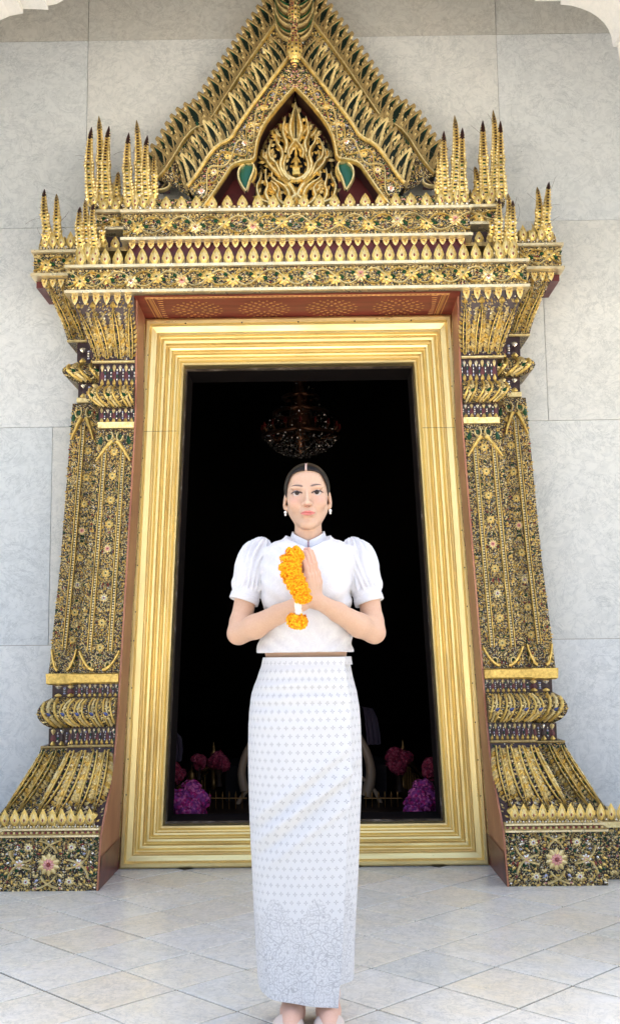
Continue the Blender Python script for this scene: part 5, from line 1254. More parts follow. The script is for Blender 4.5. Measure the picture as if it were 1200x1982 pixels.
# ankles and feet (heel-up in mules)
for s_, ax_, fx in ((-1, 572, 563), (1, 634, 637)):
    A = W(ax_, 1936, .03); T = np.array([W(fx, 1970, 0)[0], YW - .12, .030]); Hh = np.array([A[0], YW + .055, .055])
    G.chain([W(ax_, 1900, .03), A, np.array([A[0], YW + .02, .085])], [.036, .031, .033], .012)
    G.cone(np.array([A[0], YW + .02, .085]), Hh, .031, .027, .015)
    G.cone(np.array([A[0], YW + .0, .085]), np.array([(A[0] + T[0]) / 2, YW - .05, .055]), .034, .034, .012); G.cone(np.array([(A[0] + T[0]) / 2, YW - .05, .052]), T, .036, .026, .012)
    for i in range(5): x = T[0] + (i - 2) * .0145 + s_ * .003; ln = [.034, .033, .029, .024, .018][i if s_ > 0 else 4 - i] if False else .026 - abs(i - (1 if s_ > 0 else 3)) * .004; G.cone((x, T[1] - .006, .024), (x, T[1] - .006 - ln, .019), .0095, .008, .003)
# neck, shoulders
G.cone(W(597, 1062, .03), H3(0, .035, -.060), .046, .0405, .02); 
for s_, x in ((-1, 500), (1, 693)): G.cone(W(597, 1075, .03), W(x, 1084, .02), .045, .026, .02)
# arms
SH = {-1: W(491, 1085, .02), 1: W(703, 1085, .02)}; EL = {-1: W(462, 1226, -.03), 1: W(724, 1224, -.03)}; WR = {-1: W(582, 1168, -.180), 1: W(616, 1164, -.180)}
for s_ in (-1, 1):
    a, e, w = SH[s_], EL[s_], WR[s_]
    G.chain([a, a + (e - a) * .5, a + (e - a) * .85, e], [.033, .033, .0335, .033], .012)
    m1 = e + (w - e) * .28 + [0, 0, -.004]; m2 = e + (w - e) * .65
    G.chain([e, m1, m2, w], [.034, .0365, .029, .0230], .012)
# hands: palms together, fingers up, little-finger edges towards the camera
wc = (WR[-1] + WR[1]) / 2; tipc = W(592, 1066, -.215); up = nrm(tipc - (wc + [0, 0, .0])); 
fw = nrm(np.array([-.55, -1, .1]) - up * float(np.dot(up, [-.55, -1, .1])))      # from thumb side to little-finger side
for s_ in (-1, 1):
    nr = nrm(np.cross(up, fw)) * 1.0
    if nr[0] * s_ < 0: nr = -nr            # outward (back of hand)
    base = wc + nr * .0108 + up * .002
    def Hp(u, f, n_=0.0, base=base, nr=nr): return base + up * u + fw * f + nr * n_
    G.cone(WR[s_] * .55 + Hp(0, 0) * .45, Hp(.015, 0), .0225, .020, .012)
    for f, r0, r1 in ((-.028, .0135, .0115), (-.010, .0145, .012), (.008, .0145, .012), (.024, .0135, .0105)):
        G.cone(Hp(.010, f * .55), Hp(.082, f), r0, r1, .008)
    G.cone(Hp(.020, -.018, .002), Hp(.05, -.022, .004), .018, .014, .01)
    for f, ln, r in ((-.0285, .068, .0082), (-.0098, .076, .0085), (.0088, .070, .0082), (.0262, .055, .0072)):
        a0 = Hp(.080, f, .002); a1 = Hp(.080 + ln * .45, f * .97, .0015); a2 = Hp(.080 + ln * .76, f * .93, -.002); a3 = Hp(.080 + ln, f * .90, -.0055)
        G.chain([a0, a1, a2, a3], [r * 1.10, r * .98, r * .92, r * .74], .0012)
        G.cone(a0, a0 + up * .001 + nr * .003, r * .9, r * .9, .004); G.cone(a1 + nr * .0012, a1 + nr * .0016 + up * .001, r * .95, r * .95, .002)
    G.chain([Hp(.018, -.026, .002), Hp(.052, -.046, -.001), Hp(.078, -.050, -.005), Hp(.098, -.046, -.008)], [.0155, .0115, .0095, .0068], .005)
# skull and face
G.ell(H3(0, .078, .030), (.069, .088, .078), .012)
G.ell(H3(0, .040, .020), (.0655, .088, .080), .012)
G.ell(H3(0, .022, -.020), (.0625, .070, .080), .014)
G.ell(H3(0, .008, -.060), (.042, .054, .044), .018)
for s_ in (-1, 1):
    G.cone(H3(s_ * .046, .042, -.048), H3(s_ * .013, -.024, -.096), .016, .014, .018)
    G.ell(H3(s_ * .036, -.022, -.028), (.026, .026, .026), .016)
    G.ell(H3(s_ * .028, -.040, .016), (.026, .014, .009), .012)
G.ell(H3(0, -.034, -.098), (.019, .015, .015), .014)
G.ell(H3(0, -.018, .048), (.046, .026, .034), .02)
for s_ in (-1, 1): G.ell(H3(s_ * .0315, -.066, .0005), (.020, .016, .0120), .010, 'cut')
G.cone(H3(0, -.046, .006), H3(0, -.067, -.032), .0058, .0078, .008)
G.ell(H3(0, -.069, -.0370), (.0092, .0088, .0072), .005)
for s_ in (-1, 1): G.ell(H3(s_ * .0115, -.058, -.0385), (.0068, .0090, .0062), .005)
for s_ in (-1, 1): G.ell(H3(s_ * .0060, -.066, -.0465), (.0032, .0050, .0030), .0015, 'cut')
G.ell(H3(0, -.050, -.064), (.026, .014, .016), .012)
G.ell(H3(-.0065, -.0600, -.0635), (.0125, .0070, .0038), .003); G.ell(H3(.0065, -.0600, -.0635), (.0125, .0070, .0038), .003)
G.ell(H3(0, -.0590, -.0705), (.0165, .0080, .0048), .003)
G.ell(H3(0, -.066, -.0668), (.0235, .0055, .0007), .0008, 'cut')
G.ell(H3(0, -.055, -.080), (.016, .008, .004), .006, 'cut')
for s_ in (-1, 1): G.ell(H3(s_ * .0315, -.0615, -.0010), (.0150, .0125, .0027), .0015, 'cut', rot=-s_ * .16)
# ears
for s_ in (-1, 1):
    G.ell(H3(s_ * .0715, .050, -.012), (.0065, .018, .028), .004, rot=s_ * .12); G.ell(H3(s_ * .0765, .040, -.010), (.004, .009, .016), .002, 'cut'); G.ell(H3(s_ * .0685, .044, -.036), (.006, .009, .010), .004)
V, Q = G.nets()
# skin tint by place
def head_local(V):
    dx, dz = V[:, 0] - EY[0], V[:, 2] - EY[2]; return dx * math.cos(HR) + dz * math.sin(HR), V[:, 1] - YW, dz * math.cos(HR) - dx * math.sin(HR)
x, y, z = head_local(V); T = np.tile(np.array([.55, .345, .225]), (len(V), 1)).astype(np.float32)
front = (y < .02) & (z > -.13); g = lambda a, b, sa, sb: np.exp(-((np.abs(x) - a) / sa) ** 2 - ((z - b) / sb) ** 2)
def blend(f, c): 
    global T
    f = np.clip(f, 0, 1)[:, None]; T = T * (1 - f) + np.array(c) * f
face = np.clip((z + .13) / .05, 0, 1); blend(face * .8, (.53, .345, .235))
blend(np.where(front, g(.040, -.028, .018, .016), 0) * .40, (.60, .25, .20)); blend(np.where(front, g(0, -.042, .010, .006), 0) * .35, (.80, .45, .36))
blend(np.where(front, g(.0315, .006, .017, .007), 0) * .40, (.46, .25, .19)); blend(np.where(front, g(.0315, -.008, .014, .004), 0) * .25, (.66, .42, .34))
# brows
ax = np.abs(x); bc = .0185 + .0045 * np.sin(np.clip((ax - .012) / .04, 0, 1) * 2.4); bw = np.interp(ax, [.011, .016, .030, .046, .050], [.0, .0040, .0034, .0022, 0]); blend(np.where(front & (bw > 0), np.clip(1.3 - np.abs(z - bc) / (bw + 1e-5), 0, 1), 0) * 1.0, (.045, .025, .02))
# liner
ez = .0032 - ((ax - .031) / .0165) ** 2 * .004 + .0016 * (ax - .031) / .016; blend(np.where(front & (np.abs(ax - .0325) < .0185), np.clip(1.6 - np.abs(z - ez - .0006) / .0021, 0, 1), 0), (.05, .025, .022))
ez2 = -.0060 + ((ax - .031) / .0165) ** 2 * .004; blend(np.where(front & (np.abs(ax - .0325) < .0165), np.clip(1.2 - np.abs(z - ez2) / .0012, 0, 1), 0) * .6, (.22, .11, .09))
# lips
lu = np.interp(ax, [0, .005, .012, .024], [-.0612, -.0598, -.0622, -.0668]); ll = np.interp(ax, [0, .010, .018, .024], [-.0755, -.0742, -.0708, -.0668])
inl = (z < lu) & (z > ll) & (ax < .0235) & (y < -.03); blend(np.where(inl, .88, 0), (.55, .13, .12)); blend(np.where(inl & (np.abs(z + .0668) < .0010), .8, 0), (.38, .10, .10))
blend(np.where(front, np.exp(-((ax - .0062) / .0026) ** 2 - ((z + .0462) / .0017) ** 2), 0) * .9, (.20, .09, .07))
for s_ in (-1, 1):
    de = np.linalg.norm(V - (EL[s_] + np.array([0, .02, -.02])), axis=1); blend(np.clip(1 - de / .07, 0, 1) * .35, (.66, .34, .25))
# finger tips a little pinker
hd = np.linalg.norm(V - tipc, axis=1); blend(np.clip(1 - hd / .11, 0, 1) * .45, (.82, .42, .34))
fd = V[:, 2] < .25; blend(np.where(fd, .35, 0), (.80, .45, .36))
mesh_nets('body', V, Q, 'skin', person, T, 1)
# eyes
for s_ in (-1, 1):
    c = H3(s_ * .0315, -.0372, -.0012); b = MB(); u = np.linspace(0, math.pi, 17); v = np.linspace(0, 2 * math.pi, 25)[:-1]; r = .0128
    sp_ = np.array([[c + r * np.array([math.sin(a) * math.cos(q), -math.cos(a), math.sin(a) * math.sin(q)]) for q in v] for a in u])
    b.grid(sp_, 'eye_white', True, True)
    u = np.linspace(0, .60, 6); ir = np.array([[c + [s_ * -.0004, 0, .0005] + (r + .0004) * np.array([math.sin(a) * math.cos(q), -math.cos(a), math.sin(a) * math.sin(q)]) for q in v] for a in u]); b.grid(ir, 'iris', True, True)
    b.build('eye', person)
    b = MB(); xq = np.linspace(-.0165, .0178, 13); P = [H3(s_ * (.0315 + q), -.0515 + abs(q) * .35 + (.004 if q > .013 else 0), .0028 - (q / .0165) ** 2 * .0042 + .0012 * q / .016) for q in xq]; b.tube(P, .0019 * np.sin(np.linspace(.5, 2.4, 13)), 'lash', 5)
    b.build('eyelashes', person)
# ---- hair: slicked back with a centre parting and a low knot
Gh = Grid(axis([(cxw - .095, cxw + .095, .0022)]), axis([(YW - .07, YW + .23, .0030)]), axis([(EY[2] - .08, EY[2] + .125, .0022)]))
Gh.ell(H3(0, .078, .030), (.0740, .093, .0835), .012); Gh.ell(H3(0, .040, .020), (.0710, .0935, .0855), .012); Gh.ell(H3(0, -.018, .048), (.052, .033, .040), .02)
Gh.ell(H3(0, .175, -.01), (.040, .030, .036), .01)
X = Gh.x[:, None, None] - EY[0]; Z = Gh.z[None, None, :] - EY[2]; Yl = Gh.y[None, :, None] - YW
xl = X * math.cos(HR) + Z * math.sin(HR); zl = Z * math.cos(HR) - X * math.sin(HR)
hl = ((np.abs(xl) / .0660) ** 2.8 + (np.abs(zl + .012) / .081) ** 2.8) ** (1 / 2.8); fr = (1 - hl) * .065                    # >0 inside the face opening
cut = np.minimum(fr + 0 * Yl, .052 - Yl + 0 * fr); Gh.D = np.maximum(Gh.D, cut.astype(np.float32))
lowc = np.minimum(-(zl + .004) * 1.0 + 0 * Yl, .075 - Yl + 0 * zl); Gh.D = np.maximum(Gh.D, lowc.astype(np.float32))
part = np.maximum(np.abs(xl) - .0016, (Yl - .10)) ; Gh.D = np.maximum(Gh.D, -(np.maximum(part, -(Gh.D + .0035))).astype(np.float32))
V, Q = Gh.nets(); x, y, z = head_local(V); T = np.tile(np.array([.005, .005, .006]), (len(V), 1)).astype(np.float32)
hl = ((np.abs(x) / .0660) ** 2.8 + (np.abs(z + .012) / .081) ** 2.8) ** (1 / 2.8); edge = np.clip(1 - (hl - 1) / .06, 0, 1) * (y < .05); T = T * (1 - .45 * edge[:, None]) + np.array([.10, .065, .05]) * .45 * edge[:, None]
pm = ((np.abs(x) < .0027) & (y < .09))[:, None]; T = np.where(pm, np.array([.72, .55, .46]), T)
mesh_nets('hair', V, Q, 'hair', person, T, 1)
for s_ in (-1, 1):
    b = MB(); c = H3(s_ * .0715, .036, -.050); u = np.linspace(0, math.pi, 9); v = np.linspace(0, 2 * math.pi, 13)[:-1]
    for cc, r in ((c, .0052), (c + [0, 0, -.008], .0038)): b.grid(np.array([[cc + r * np.array([math.sin(a) * math.cos(q), math.sin(a) * math.sin(q), math.cos(a)]) for q in v] for a in u]), 'pearl', True, True)
    b.build('earring', person)

# ---- blouse
Gb = Grid(axis([(cxw - .255, cxw + .255, .0028)]), axis([(YW - .15, YW + .17, .0032)]), axis([(W(0 + 600, 1275)[2] , W(600, 1020)[2] + .02, .0026)]))
zt_, zh = W(597, 1040)[2], W(590, 1263)[2]
# torso as stacked ellipses (x-left, x-right, front, back) by photo height
TB = [(1275, 496, 686, .102, .10), (1262, 497, 685, .101, .10), (1230, 502, 681, .100, .10), (1190, 507, 677, .102, .10), (1150, 506, 680, .110, .10), (1120, 503, 684, .112, .10), (1095, 503, 690, .104, .10), (1075, 503, 692, .092, .10), (1060, 510, 686, .078, .095), (1052, 524, 668, .068, .085), (1045, 540, 652, .060, .08), (1038, 552, 641, .055, .075)]
TB = [(W(590, p)[2], W(l, p)[0], W(r, p)[0], f, k) for p, l, r, f, k in TB][::1]; TB = np.array(sorted(TB))
Z1 = Gb.z; Lx, Rx_, Fr, Bk = [np.interp(Z1, TB[:, 0], TB[:, i]) for i in range(1, 5)]
cxx_ = ((Lx + Rx_) / 2)[None, None, :]; hw = ((Rx_ - Lx) / 2)[None, None, :]; X = Gb.x[:, None, None]; Y = Gb.y[None, :, None] - YW - .012; Zb = Gb.z[None, None, :]
ry = np.where(Y < 0, Fr[None, None, :], Bk[None, None, :]); u = (X - cxx_) / hw; q = (np.abs(u) ** 2.5 + np.abs(Y / ry) ** 2.3) ** (1 / 2.4)
dt = (q - 1) * np.minimum(hw, ry); top = Zb - W(597, 1037)[2]
dt = np.maximum(dt, top)
# soft folds pulled from the bust and the arms
fold = .0034 * np.sin((X - cxw) * 46 + (Zb - 1.2) * 70 + 2 * np.sin((X - cxw) * 18)) * np.exp(-((Zb - W(590, 1200)[2]) / .10) ** 2) + .0030 * np.sin(np.abs(X - cxw) * 90 - (Zb - 1.25) * 120) * np.exp(-((np.abs(X - cxw) - .10) / .05) ** 2)
Gb.D = (dt + fold * (Y < .05)).astype(np.float32)
for s_ in (-1, 1): Gb.ell(W(593 + s_ * 40, 1130, -.055), (.050, .036, .052), .04)
# collar
r, X_, Y_, Z_ = Gb.sub(W(530, 1075, -.15), W(664, 1010, .15), .01)
Gb.D[r] = np.maximum(Gb.D[r], ((Z_ - (W(597, 1060)[2] + np.minimum(np.abs(X_ - cxw - .003), .064) * .50 + np.clip(np.abs(X_ - cxw - .003) - .064, 0, 1) * 2 + np.clip(Y_ - YW, -.03, .06) * .34)) * .9).astype(np.float32))
Gb.cone(W(597, 1058, .028), W(597, 1010, .032), .0565, .0500, .001, 'cut')
Gb.put(*(lambda r, X_, Y_, Z_: (r, np.maximum(np.maximum(np.abs(X_ - W(597, 1050)[0]) - .0030, (Y_ - YW) - .0), W(597, 1064)[2] - Z_).astype(np.float32)))(*Gb.sub(W(590, 1066, -.15), W(604, 1030, 0), .005)), 0, 'cut')
# puff sleeves with gathers
for s_ in (-1, 1):
    a = W(506, 1062, .02) if s_ < 0 else W(683, 1062, .02); m1 = W(487, 1088, .015) if s_ < 0 else W(702, 1088, .015); m2 = W(482, 1125, .01) if s_ < 0 else W(706, 1125, .01); c0 = W(474, 1158, -.004) if s_ < 0 else W(713, 1160, -.004)
    lo = np.minimum.reduce([a, m1, m2, c0]) - .06; hi = np.maximum.reduce([a, m1, m2, c0]) + .06; r, X_, Y_, Z_ = Gb.sub(lo, hi, .0)
    pts = resamp(smooth([a + [0, 0, .006], m1, m2, c0], 2), 30); d = np.full(np.broadcast_shapes(X_.shape, Y_.shape, Z_.shape), 9., np.float32)
    rr = np.interp(np.linspace(0, 1, 30), [0, .18, .45, .72, .90, 1], [.030, .044, .0505, .0495, .0415, .0395]); ax_ = nrm(pts[-1] - pts[0]); ux = nrm(np.cross(ax_, [0, 1, 0])); uy = np.cross(ax_, ux)
    for i in range(29):
        A, B_ = pts[i], pts[i + 1]; dd = B_ - A; t = np.clip(((X_ - A[0]) * dd[0] + (Y_ - A[1]) * dd[1] + (Z_ - A[2]) * dd[2]) / float(dd @ dd), 0, 1)
        q = np.sqrt((X_ - A[0] - t * dd[0]) ** 2 + (Y_ - A[1] - t * dd[1]) ** 2 + (Z_ - A[2] - t * dd[2]) ** 2) - (rr[i] + (rr[i + 1] - rr[i]) * t); d = np.minimum(d, q.astype(np.float32))
    s_al = ((X_ - pts[0][0]) * ax_[0] + (Y_ - pts[0][1]) * ax_[1] + (Z_ - pts[0][2]) * ax_[2]) / np.linalg.norm(pts[-1] - pts[0])
    cen = pts[0] + (pts[-1] - pts[0]) * .5; ph = np.arctan2((X_ - cen[0]) * uy[0] + (Y_ - cen[1]) * uy[1] + (Z_ - cen[2]) * uy[2], (X_ - cen[0]) * ux[0] + (Y_ - cen[1]) * ux[1] + (Z_ - cen[2]) * ux[2])
    amp = .0066 * np.exp(-((s_al - .08) / .26) ** 2) + .0040 * np.exp(-((s_al - .80) / .12) ** 2) + .0014
    amp = amp * np.clip((.97 - s_al) / .1, 0, 1)
    d = d + amp * np.sin(15 * ph + 2.2 * np.sin(s_al * 5 + ph * 2) + s_ * 1.0)
    pl = (X_ - c0[0]) * ax_[0] + (Y_ - c0[1]) * ax_[1] + (Z_ - c0[2]) * ax_[2] - .004; d = np.maximum(d, pl); Gb.put(r, d.astype(np.float32), .006)
    Gb.cone(c0 - ax_ * .010, c0 + ax_ * .004, .0455, .0455, .001)
    Gb.put(*(lambda r, X_, Y_, Z_: (r, ((X_ - c0[0]) * -ax_[0] + (Y_ - c0[1]) * -ax_[1] + (Z_ - c0[2]) * -ax_[2] + .012 + 0 * X_).astype(np.float32)))(*Gb.sub(c0 - .07, c0 + .07, 0)), 0, 'cut')
    
dz_ = (zh + np.abs(Gb.x[:, None, None] - cxw) * .0) - Gb.z[None, None, :]; armz = (np.abs(Gb.x[:, None, None] - cxw) > .17) * -.5
Gb.D = np.maximum(Gb.D, (dz_ + armz).astype(np.float32))
inner = (q_ := (np.abs(u) ** 2.5 + np.abs(Y / ry) ** 2.3) ** (1 / 2.4)); inn = np.maximum((q_ - 1) * np.minimum(hw, ry) + .007, Zb - (zh + .012)); Gb.D = np.maximum(Gb.D, -inn.astype(np.float32))
CUFF = []
V, Q = Gb.nets(); mesh_nets('blouse', V, Q, 'white_cloth', person, None, 1)
for s_ in (-1, 1):
    m2 = W(482, 1125, .01) if s_ < 0 else W(706, 1125, .01); c0 = W(474, 1158, -.004) if s_ < 0 else W(713, 1160, -.004); a = W(510, 1052, .02) if s_ < 0 else W(678, 1052, .02)
    T_ = nrm(c0 - a); ux = nrm(np.cross(T_, [0, 1, 0])); uy = np.cross(T_, ux); th = np.linspace(0, 2 * math.pi, 41)[:-1]
    rows_ = [[c0 + T_ * l + (ux * math.cos(q) + uy * math.sin(q)) * (r_ + .0006 * math.sin(22 * q)) for q in th] for l, r_ in ((-.010, .0440), (-.008, .0468), (.004, .0470), (.011, .0468), (.0125, .0452), (.0125, .0405), (.0, .0405))]
    b = MB(); b.grid(np.array(rows_), 'white_cloth', True, True); b.build('cuff', person)
nc = W(597, 1045, .030); th = np.linspace(-math.pi / 2 + .055, 1.5 * math.pi - .055, 72)
fr_ = (1 - np.sin(th)) / 2                                         # 1 in front, 0 at the nape
zt__ = np.interp(np.abs(np.angle(np.exp(1j * (th + math.pi / 2)))), [0, 1.5, 3.2], [W(597, 1049)[2], W(597, 1027)[2], W(597, 1022)[2]])
zb__ = np.interp(np.abs(np.angle(np.exp(1j * (th + math.pi / 2)))), [0, 1.5, 3.2], [W(597, 1067)[2], W(597, 1046)[2], W(597, 1040)[2]])
def cring(k_, r0x, r0y, q): return np.stack([nc[0] + r0x * np.cos(th), nc[1] + r0y * np.sin(th) - .004 * q, zb__ + (zt__ - zb__) * q], 1)
rows_ = [cring(0, .0800, .0700, -.28), cring(0, .0680, .0640, -.02), cring(0, .0585, .0600, .35), cring(0, .0535, .0570, .75), cring(0, .0515, .0560, 1.0), cring(0, .0485, .0535, 1.0), cring(0, .0520, .0560, .3)]
b = MB(); b.grid(np.array(rows_), 'white_cloth', True)
for e in (0, -1): b.quad([r_[e] for r_ in rows_[1:5]], [(0, 1, 2, 3)], 'white_cloth')
b.build('stand_collar', person)
b = MB(); b.box((W(595.6, 1050)[0], YW - .036, W(597, 1066)[2]), (W(598.4, 1050)[0], YW - .022, W(597, 1051)[2]), 'seam_shadow'); b.build('collar_slit_shade', person)  # dark strip painted in for the shade inside the collar slit

# ---- skirt: wrapped sheet, overlap edge on the viewer's right
ms = mat('skirt_cloth', (.8, .8, .8), .55, 0, .35); k_ = N(ms); tc = k_.n('ShaderNodeTexCoord'); sep = k_.n('ShaderNodeSeparateXYZ'); k_.l(tc.outputs['UV'], sep.inputs[0])
U_, V_ = sep.outputs[0], sep.outputs[1]; M_ = k_.math
# printed crosses on a staggered grid (uv in metres)
cu, cv = .0220, .0240
row_ = M_('FLOOR', M_('DIVIDE', V_, cv)); sh_ = M_('MULTIPLY', M_('MODULO', M_('ABSOLUTE', row_), 2.0), .5)
fu = M_('SUBTRACT', M_('FRACT', M_('ADD', M_('DIVIDE', U_, cu), sh_)), .5); fv = M_('SUBTRACT', M_('FRACT', M_('DIVIDE', V_, cv)), .5)
au, av = M_('ABSOLUTE', fu), M_('ABSOLUTE', fv); mn, mx_ = M_('MINIMUM', au, av), M_('MAXIMUM', au, av)
arm = M_('MULTIPLY', M_('LESS_THAN', mn, M_('SUBTRACT', .085, M_('MULTIPLY', M_('ABSOLUTE', M_('SUBTRACT', mx_, .17)), .5))), M_('LESS_THAN', mx_, .27))
arm = M_('MULTIPLY', arm, M_('GREATER_THAN', mx_, .045))
# ornate border print: curling lines, scales and small rings
uvv = tc.outputs['UV']
def vor(scale, feat='DISTANCE_TO_EDGE', dist=0):
    v = k_.n('ShaderNodeTexVoronoi', feature=feat); v.inputs['Scale'].default_value = scale; v.inputs['Randomness'].default_value = .75
    if dist:
        nz_ = k_.n('ShaderNodeTexNoise'); nz_.inputs['Scale'].default_value = 22; k_.l(uvv, nz_.inputs['Vector']); ad = k_.n('ShaderNodeVectorMath', operation='MULTIPLY_ADD'); k_.l(nz_.outputs['Color'], ad.inputs[0]); ad.inputs[1].default_value = (dist,) * 3; k_.l(uvv, ad.inputs[2]); k_.l(ad.outputs[0], v.inputs['Vector'])
    else: k_.l(uvv, v.inputs['Vector'])
    return v.outputs['Distance']
rg = M_('ABSOLUTE', M_('SUBTRACT', M_('FRACT', M_('MULTIPLY', vor(36, 'F1', .035), 3.0)), .5)); l1 = M_('LESS_THAN', rg, .085)
l2 = M_('LESS_THAN', vor(110, 'DISTANCE_TO_EDGE', .008), .07); l3 = M_('LESS_THAN', vor(17, 'DISTANCE_TO_EDGE', .03), .014)
dots = M_('LESS_THAN', vor(95, 'F1'), .26)
orn = M_('MAXIMUM', M_('MAXIMUM', l1, l3), M_('MULTIPLY', M_('MAXIMUM', l2, dots), .6))
nz2 = k_.n('ShaderNodeTexNoise'); nz2.inputs['Scale'].default_value = 12; k_.l(uvv, nz2.inputs['Vector'])
top_ = M_('ADD', .33, M_('MULTIPLY', M_('ADD', M_('SINE', M_('MULTIPLY', U_, 48)), M_('MULTIPLY', nz2.outputs['Fac'], 1.2)), .035)); zone = M_('LESS_THAN', V_, top_)
fac = M_('ADD', M_('MULTIPLY', arm, M_('SUBTRACT', 1, zone)), M_('MULTIPLY', M_('MULTIPLY', orn, zone), .95))
col = k_.mix(M_('MULTIPLY', fac, .55), (.61, .61, .60), (.22, .22, .23)); k_.l(col, k_.b.inputs['Base Color']); k_.b.inputs['Sheen Weight'].default_value = .2
k_.bump(k_.noise(k_.co('Object'), 300, 2), .1, .001)
SK = [(1272, 512, 677), (1290, 508, 680), (1310, 501, 684), (1340, 490, 692), (1370, 486, 697), (1400, 484, 699.5), (1450, 483.5, 701), (1500, 484, 702), (1550, 485, 700), (1600, 487, 698), (1650, 489, 696.5), (1700, 491, 695), (1750, 492.5, 693), (1800, 495, 691), (1850, 497, 689), (1900, 500, 686), (1945, 503, 683), (1965, 504, 682)]
SKz = np.array([(W(590, p)[2], W(l, p)[0], W(r_, p)[0]) for p, l, r_ in SK][::-1])
def skirt_pt(th, z, off=0.0):
    xl_, xr = np.interp(z, SKz[:, 0], SKz[:, 1]), np.interp(z, SKz[:, 0], SKz[:, 2]); c, h = (xl_ + xr) / 2, (xr - xl_) / 2
    dp = np.interp(z, [0, .4, .9, 1.05, 1.18], [.112, .115, .128, .118, .092]); n = 2.35
    cx__, sy__ = np.cos(th), np.sin(th); k = (np.abs(cx__) ** n + np.abs(sy__) ** n) ** (-1 / n)
    px_, py_ = h * k * cx__, dp * k * sy__
    # drag folds: horizontal at hip, diagonal from the overlap down to the left
    fz = z; zz1 = W(590, 1330)[2]; zz2 = W(590, 1440)[2]
    f = .0045 * np.clip(-np.sin(th), 0, 1) * np.sin((fz) * 150 + 2.2 * np.sin(th * 1.5) + th * 2) * np.exp(-((fz - .98) / .10) ** 2)
    dg = (px_ * .80 - (z - .68)); f = f + np.clip(-np.sin(th), 0, 1) ** 1.5 * 2.6 * (.0062 * np.exp(-((dg - .03) / .018) ** 2) - .0050 * np.exp(-((dg - .068) / .018) ** 2) + .0045 * np.exp(-((dg + .045) / .018) ** 2) - .0035 * np.exp(-((dg + .012) / .016) ** 2) + .0045 * np.exp(-((dg - .12) / .018) ** 2)) * np.exp(-((z - .66) / .19) ** 2)
    f = f + .0035 * np.sin(px_ * 60 + z * 6) * np.clip((.6 - z) / .5, 0, 1)
    r_ = 1 + (f + off) / (.9 * h)
    return np.stack([c + px_ * r_, YW + .014 + py_ * r_, z + 0 * px_], -1)
ztop = W(594, 1272)[2]
th_edge = lambda z: np.interp(z, [0, .35, .75, 1.0, 1.2], [-.98, -.93, -.86, -.80, -.78])          # where the outer edge lies (angle from +x, front = -pi/2)
def sheet(name, th0f, th1f, zb_f, off, n=150, mz=230, thick=.0016):
    # th0f, th1f: functions of z; zb_f: hem height by s
    b = MB(); P = np.zeros((mz, n, 3)); UVg = np.zeros((mz, n, 2))
    for j in range(n):
        s_ = j / (n - 1); zb__ = zb_f(s_); z = zb__ + (ztop - zb__) * np.linspace(0, 1, mz) ** 1.0
        th = th0f(z) + (th1f(z) - th0f(z)) * s_; o_ = off(s_) if callable(off) else off; P[:, j] = skirt_pt(th, z, o_)
        UVg[:, j, 0] = (th + 1.57) * .172; UVg[:, j, 1] = z
    b.grid(P, 'skirt_cloth', True, uv=UVg)
    P2 = P.copy(); cen = P.mean(1, keepdims=True); P2[:, :, :2] -= (P[:, :, :2] - cen[:, :, :2]) * .018; b.grid(P2[:, ::-1], 'skirt_cloth', True, uv=UVg[:, ::-1])
    for A, B_ in ((P[:, -1], P2[:, -1]), (P[:, 0], P2[:, 0]), (P[0], P2[0]), (P[-1], P2[-1])):
        b.grid(np.stack([A, B_], 1), 'skirt_cloth', False, uv=np.zeros((len(A), 2, 2)) + [[0, .9]])
    return b.build(name, person, uv=True)
hl_, hr_ = W(506, 1920, -.07)[2], W(636, 1953, -.10)[2]; hu = W(660, 1907, -.07)[2]
sheet('skirt_wrap', lambda z: -np.pi * 1.62 + 0 * z, th_edge, lambda s_: float(np.interp(s_, [0, .30, .52, .60, .70, 1.0], [hl_, hl_, hl_ + .012, hl_ - .006, hl_ - .018, hr_])), lambda s_: .0045 + .014 * s_ ** 16)
sheet('skirt_underlayer', lambda z: th_edge(z) - .5, lambda z: .45 + 0 * z, lambda s_: hu, lambda s_: -.0065 * (1 - s_) - .006 * math.exp(-((s_ - .42) / .10) ** 2), n=90)
b = MB(); zz0, zz1 = W(594, 1287)[2], ztop + .001
P = np.array([[skirt_pt(np.array(t), np.array(z), .0042) for t in np.linspace(-np.pi * 1.0, 0, 60)] for z in (zz0, (zz0 + zz1) / 2, zz1)]); UVg = np.array([[((t + 1.57) * .172 + .005, z) for t in np.linspace(-np.pi, 0, 60)] for z in (zz0, (zz0 + zz1) / 2, zz1)])
b.grid(P, 'skirt_cloth', True, uv=UVg); P3 = P.copy(); P3[0] = P[0] * [1, 1, 1]; P3[0, :, 1] += .004; b.grid(np.stack([P[0], P3[0]], 0), 'skirt_cloth', False, uv=np.zeros((2, 60, 2)) + .9); b.build('waistband', person, uv=True)
b = MB(); p = W(664, 1279, -.050); b.box(p - [.006, .012, .003], p + [.004, -.004, .003], 'pearl'); b.build('waist_clasp', person)
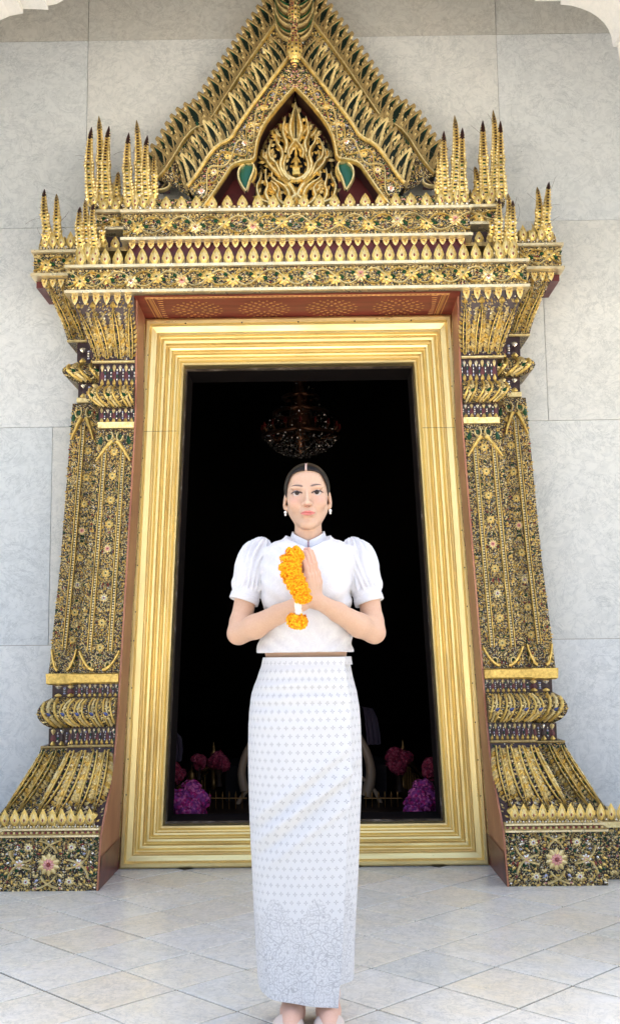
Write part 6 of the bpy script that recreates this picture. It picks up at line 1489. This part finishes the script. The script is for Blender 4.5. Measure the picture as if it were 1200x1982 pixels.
# ---- shoes: pale open-back mules with a broad band
for s_, fx in ((-1, 560), (1, 637)):
    x0 = W(fx, 1970, 0)[0]; b = MB(); w = .047
    th = np.linspace(0, math.pi, 15); rows_ = []
    for q in np.linspace(0, 1, 9):
        yy = YW - .085 - .080 * q; hh = .056 - .024 * q; ww = w * (1.0 + .02 * math.sin(q * 3)) * (1 - .25 * q ** 3); rows_.append([(x0 + ww * math.cos(a), yy, .004 + hh * math.sin(a) ** .5) for a in th])
    b.grid(np.array(rows_), 'shoe_leather', True); b.tri(np.vstack([rows_[-1], [[x0, YW - .165, .012]]]), [(i, i + 1, 15) for i in range(14)], 'shoe_leather', True)
    out = [(x0 + w * 1.04 * math.cos(a) * (1 if math.sin(a) < 0 else .80), YW - .05 + .125 * math.sin(a)) for a in np.linspace(0, 2 * math.pi, 28)[:-1]]
    for z0, z1 in ((.0, .012),): b.grid(np.array([[(x, y, z0 + (.035 if y > YW - .02 else .0) * 0) for x, y in out], [(x, y, z1) for x, y in out]]), 'shoe_leather', False, True); b.tri(np.array([(x, y, z1) for x, y in out] + [(x0, YW - .05, z1)]), [(i, (i + 1) % 27, 27) for i in range(27)], 'shoe_leather')
    b.box((x0 - .026, YW + .01, .0), (x0 + .026, YW + .07, .030), 'shoe_leather'); b.build('shoe', person)

# ---- marigold garland held between the hands
for q, c in enumerate(((.95, .40, .004), (.98, .50, .012), (.86, .27, .003))): mat('marigold%d' % q, c, .6, 0, .2)
mat('jasmine', (.82, .82, .70), .6)
gl = thing('garland', 'orange marigold garland with white jasmine stem and marigold tassel, held before the pressed hands', 'garland', W(575, 1068, -.29))
def marigold_mesh(seed, flat=.62):
    R = random.Random(seed); b = MB(); u = np.linspace(0, math.pi, 8); v = np.linspace(0, 2 * math.pi, 13)[:-1]
    b.grid(np.array([[(.84 * math.sin(a) * math.cos(q), .84 * math.sin(a) * math.sin(q), .84 * flat * math.cos(a)) for q in v] for a in u]), 'marigold2', True, True)
    for k in range(420):
        z = R.uniform(-1, 1); a = R.uniform(0, 2 * math.pi); r = math.sqrt(1 - z * z); n_ = nrm((r * math.cos(a), r * math.sin(a), z * flat)); p = np.array((r * math.cos(a), r * math.sin(a), z * flat)) * R.uniform(.84, .95)
        x = nrm(np.cross(n_, [R.uniform(-1, 1) for _ in range(3)])); y = np.cross(n_, x); y2 = nrm(y + n_ * R.uniform(.0, .9)); n2 = np.cross(x, y2); s_ = R.uniform(.18, .28)
        b.add('leaf', mtx(p, x, y2, n2, s_, s_ * 1.05, s_ * .5), 'marigold%d' % R.choice((0, 0, 1, 1, 2)))
    return b.mesh('marigold')
MG = [marigold_mesh(1), marigold_mesh(2), marigold_mesh(3)]
path = resamp(smooth([W(x, y, -.300) for x, y in ((578, 1070), (562, 1080), (560, 1098), (566, 1116), (576, 1134), (585, 1150), (587, 1160))], 2), 40)
cnt = 10
for k in range(cnt):
    f = k / (cnt - 1) * 39; i = int(min(38, f)); p = path[i] + (path[i + 1] - path[i]) * (f - i); T = nrm(path[min(39, i + 1)] - path[i]); x = nrm(np.cross(T, [0, -1, .15])); y = np.cross(T, x); r = [.023, .029, .031, .032, .031, .030, .029, .028, .027, .025][k]
    put(MG[k % 3], 'marigold', gl, mtx(p, x, y, T, r * 1.03, r * 1.03, r * .80))
b = MB(); b.tube([W(577, 1160, -.292), W(577, 1176, -.296), W(577, 1190, -.297)], [.0085, .009, .008], 'jasmine', 10)
for k in range(90): 
    a = random.uniform(0, 6.28); z = random.uniform(1164, 1190); p = W(577, z, -.296) + [.0088 * math.cos(a), .0088 * math.sin(a), 0]; b.add('leaf', mtx(p, (-math.sin(a), math.cos(a), 0), (0, 0, 1), (math.cos(a), math.sin(a), 0), .005, .010, .004), 'jasmine')
b.build('jasmine_stem', gl)
x = nrm([1, 0, -.25]); T = nrm([.25, -.35, 1]); y = np.cross(T, x); put(MG[1], 'marigold', gl, mtx(W(575, 1202, -.298), x, y, T, .031, .031, .035))
bpy.context.view_layer.update()
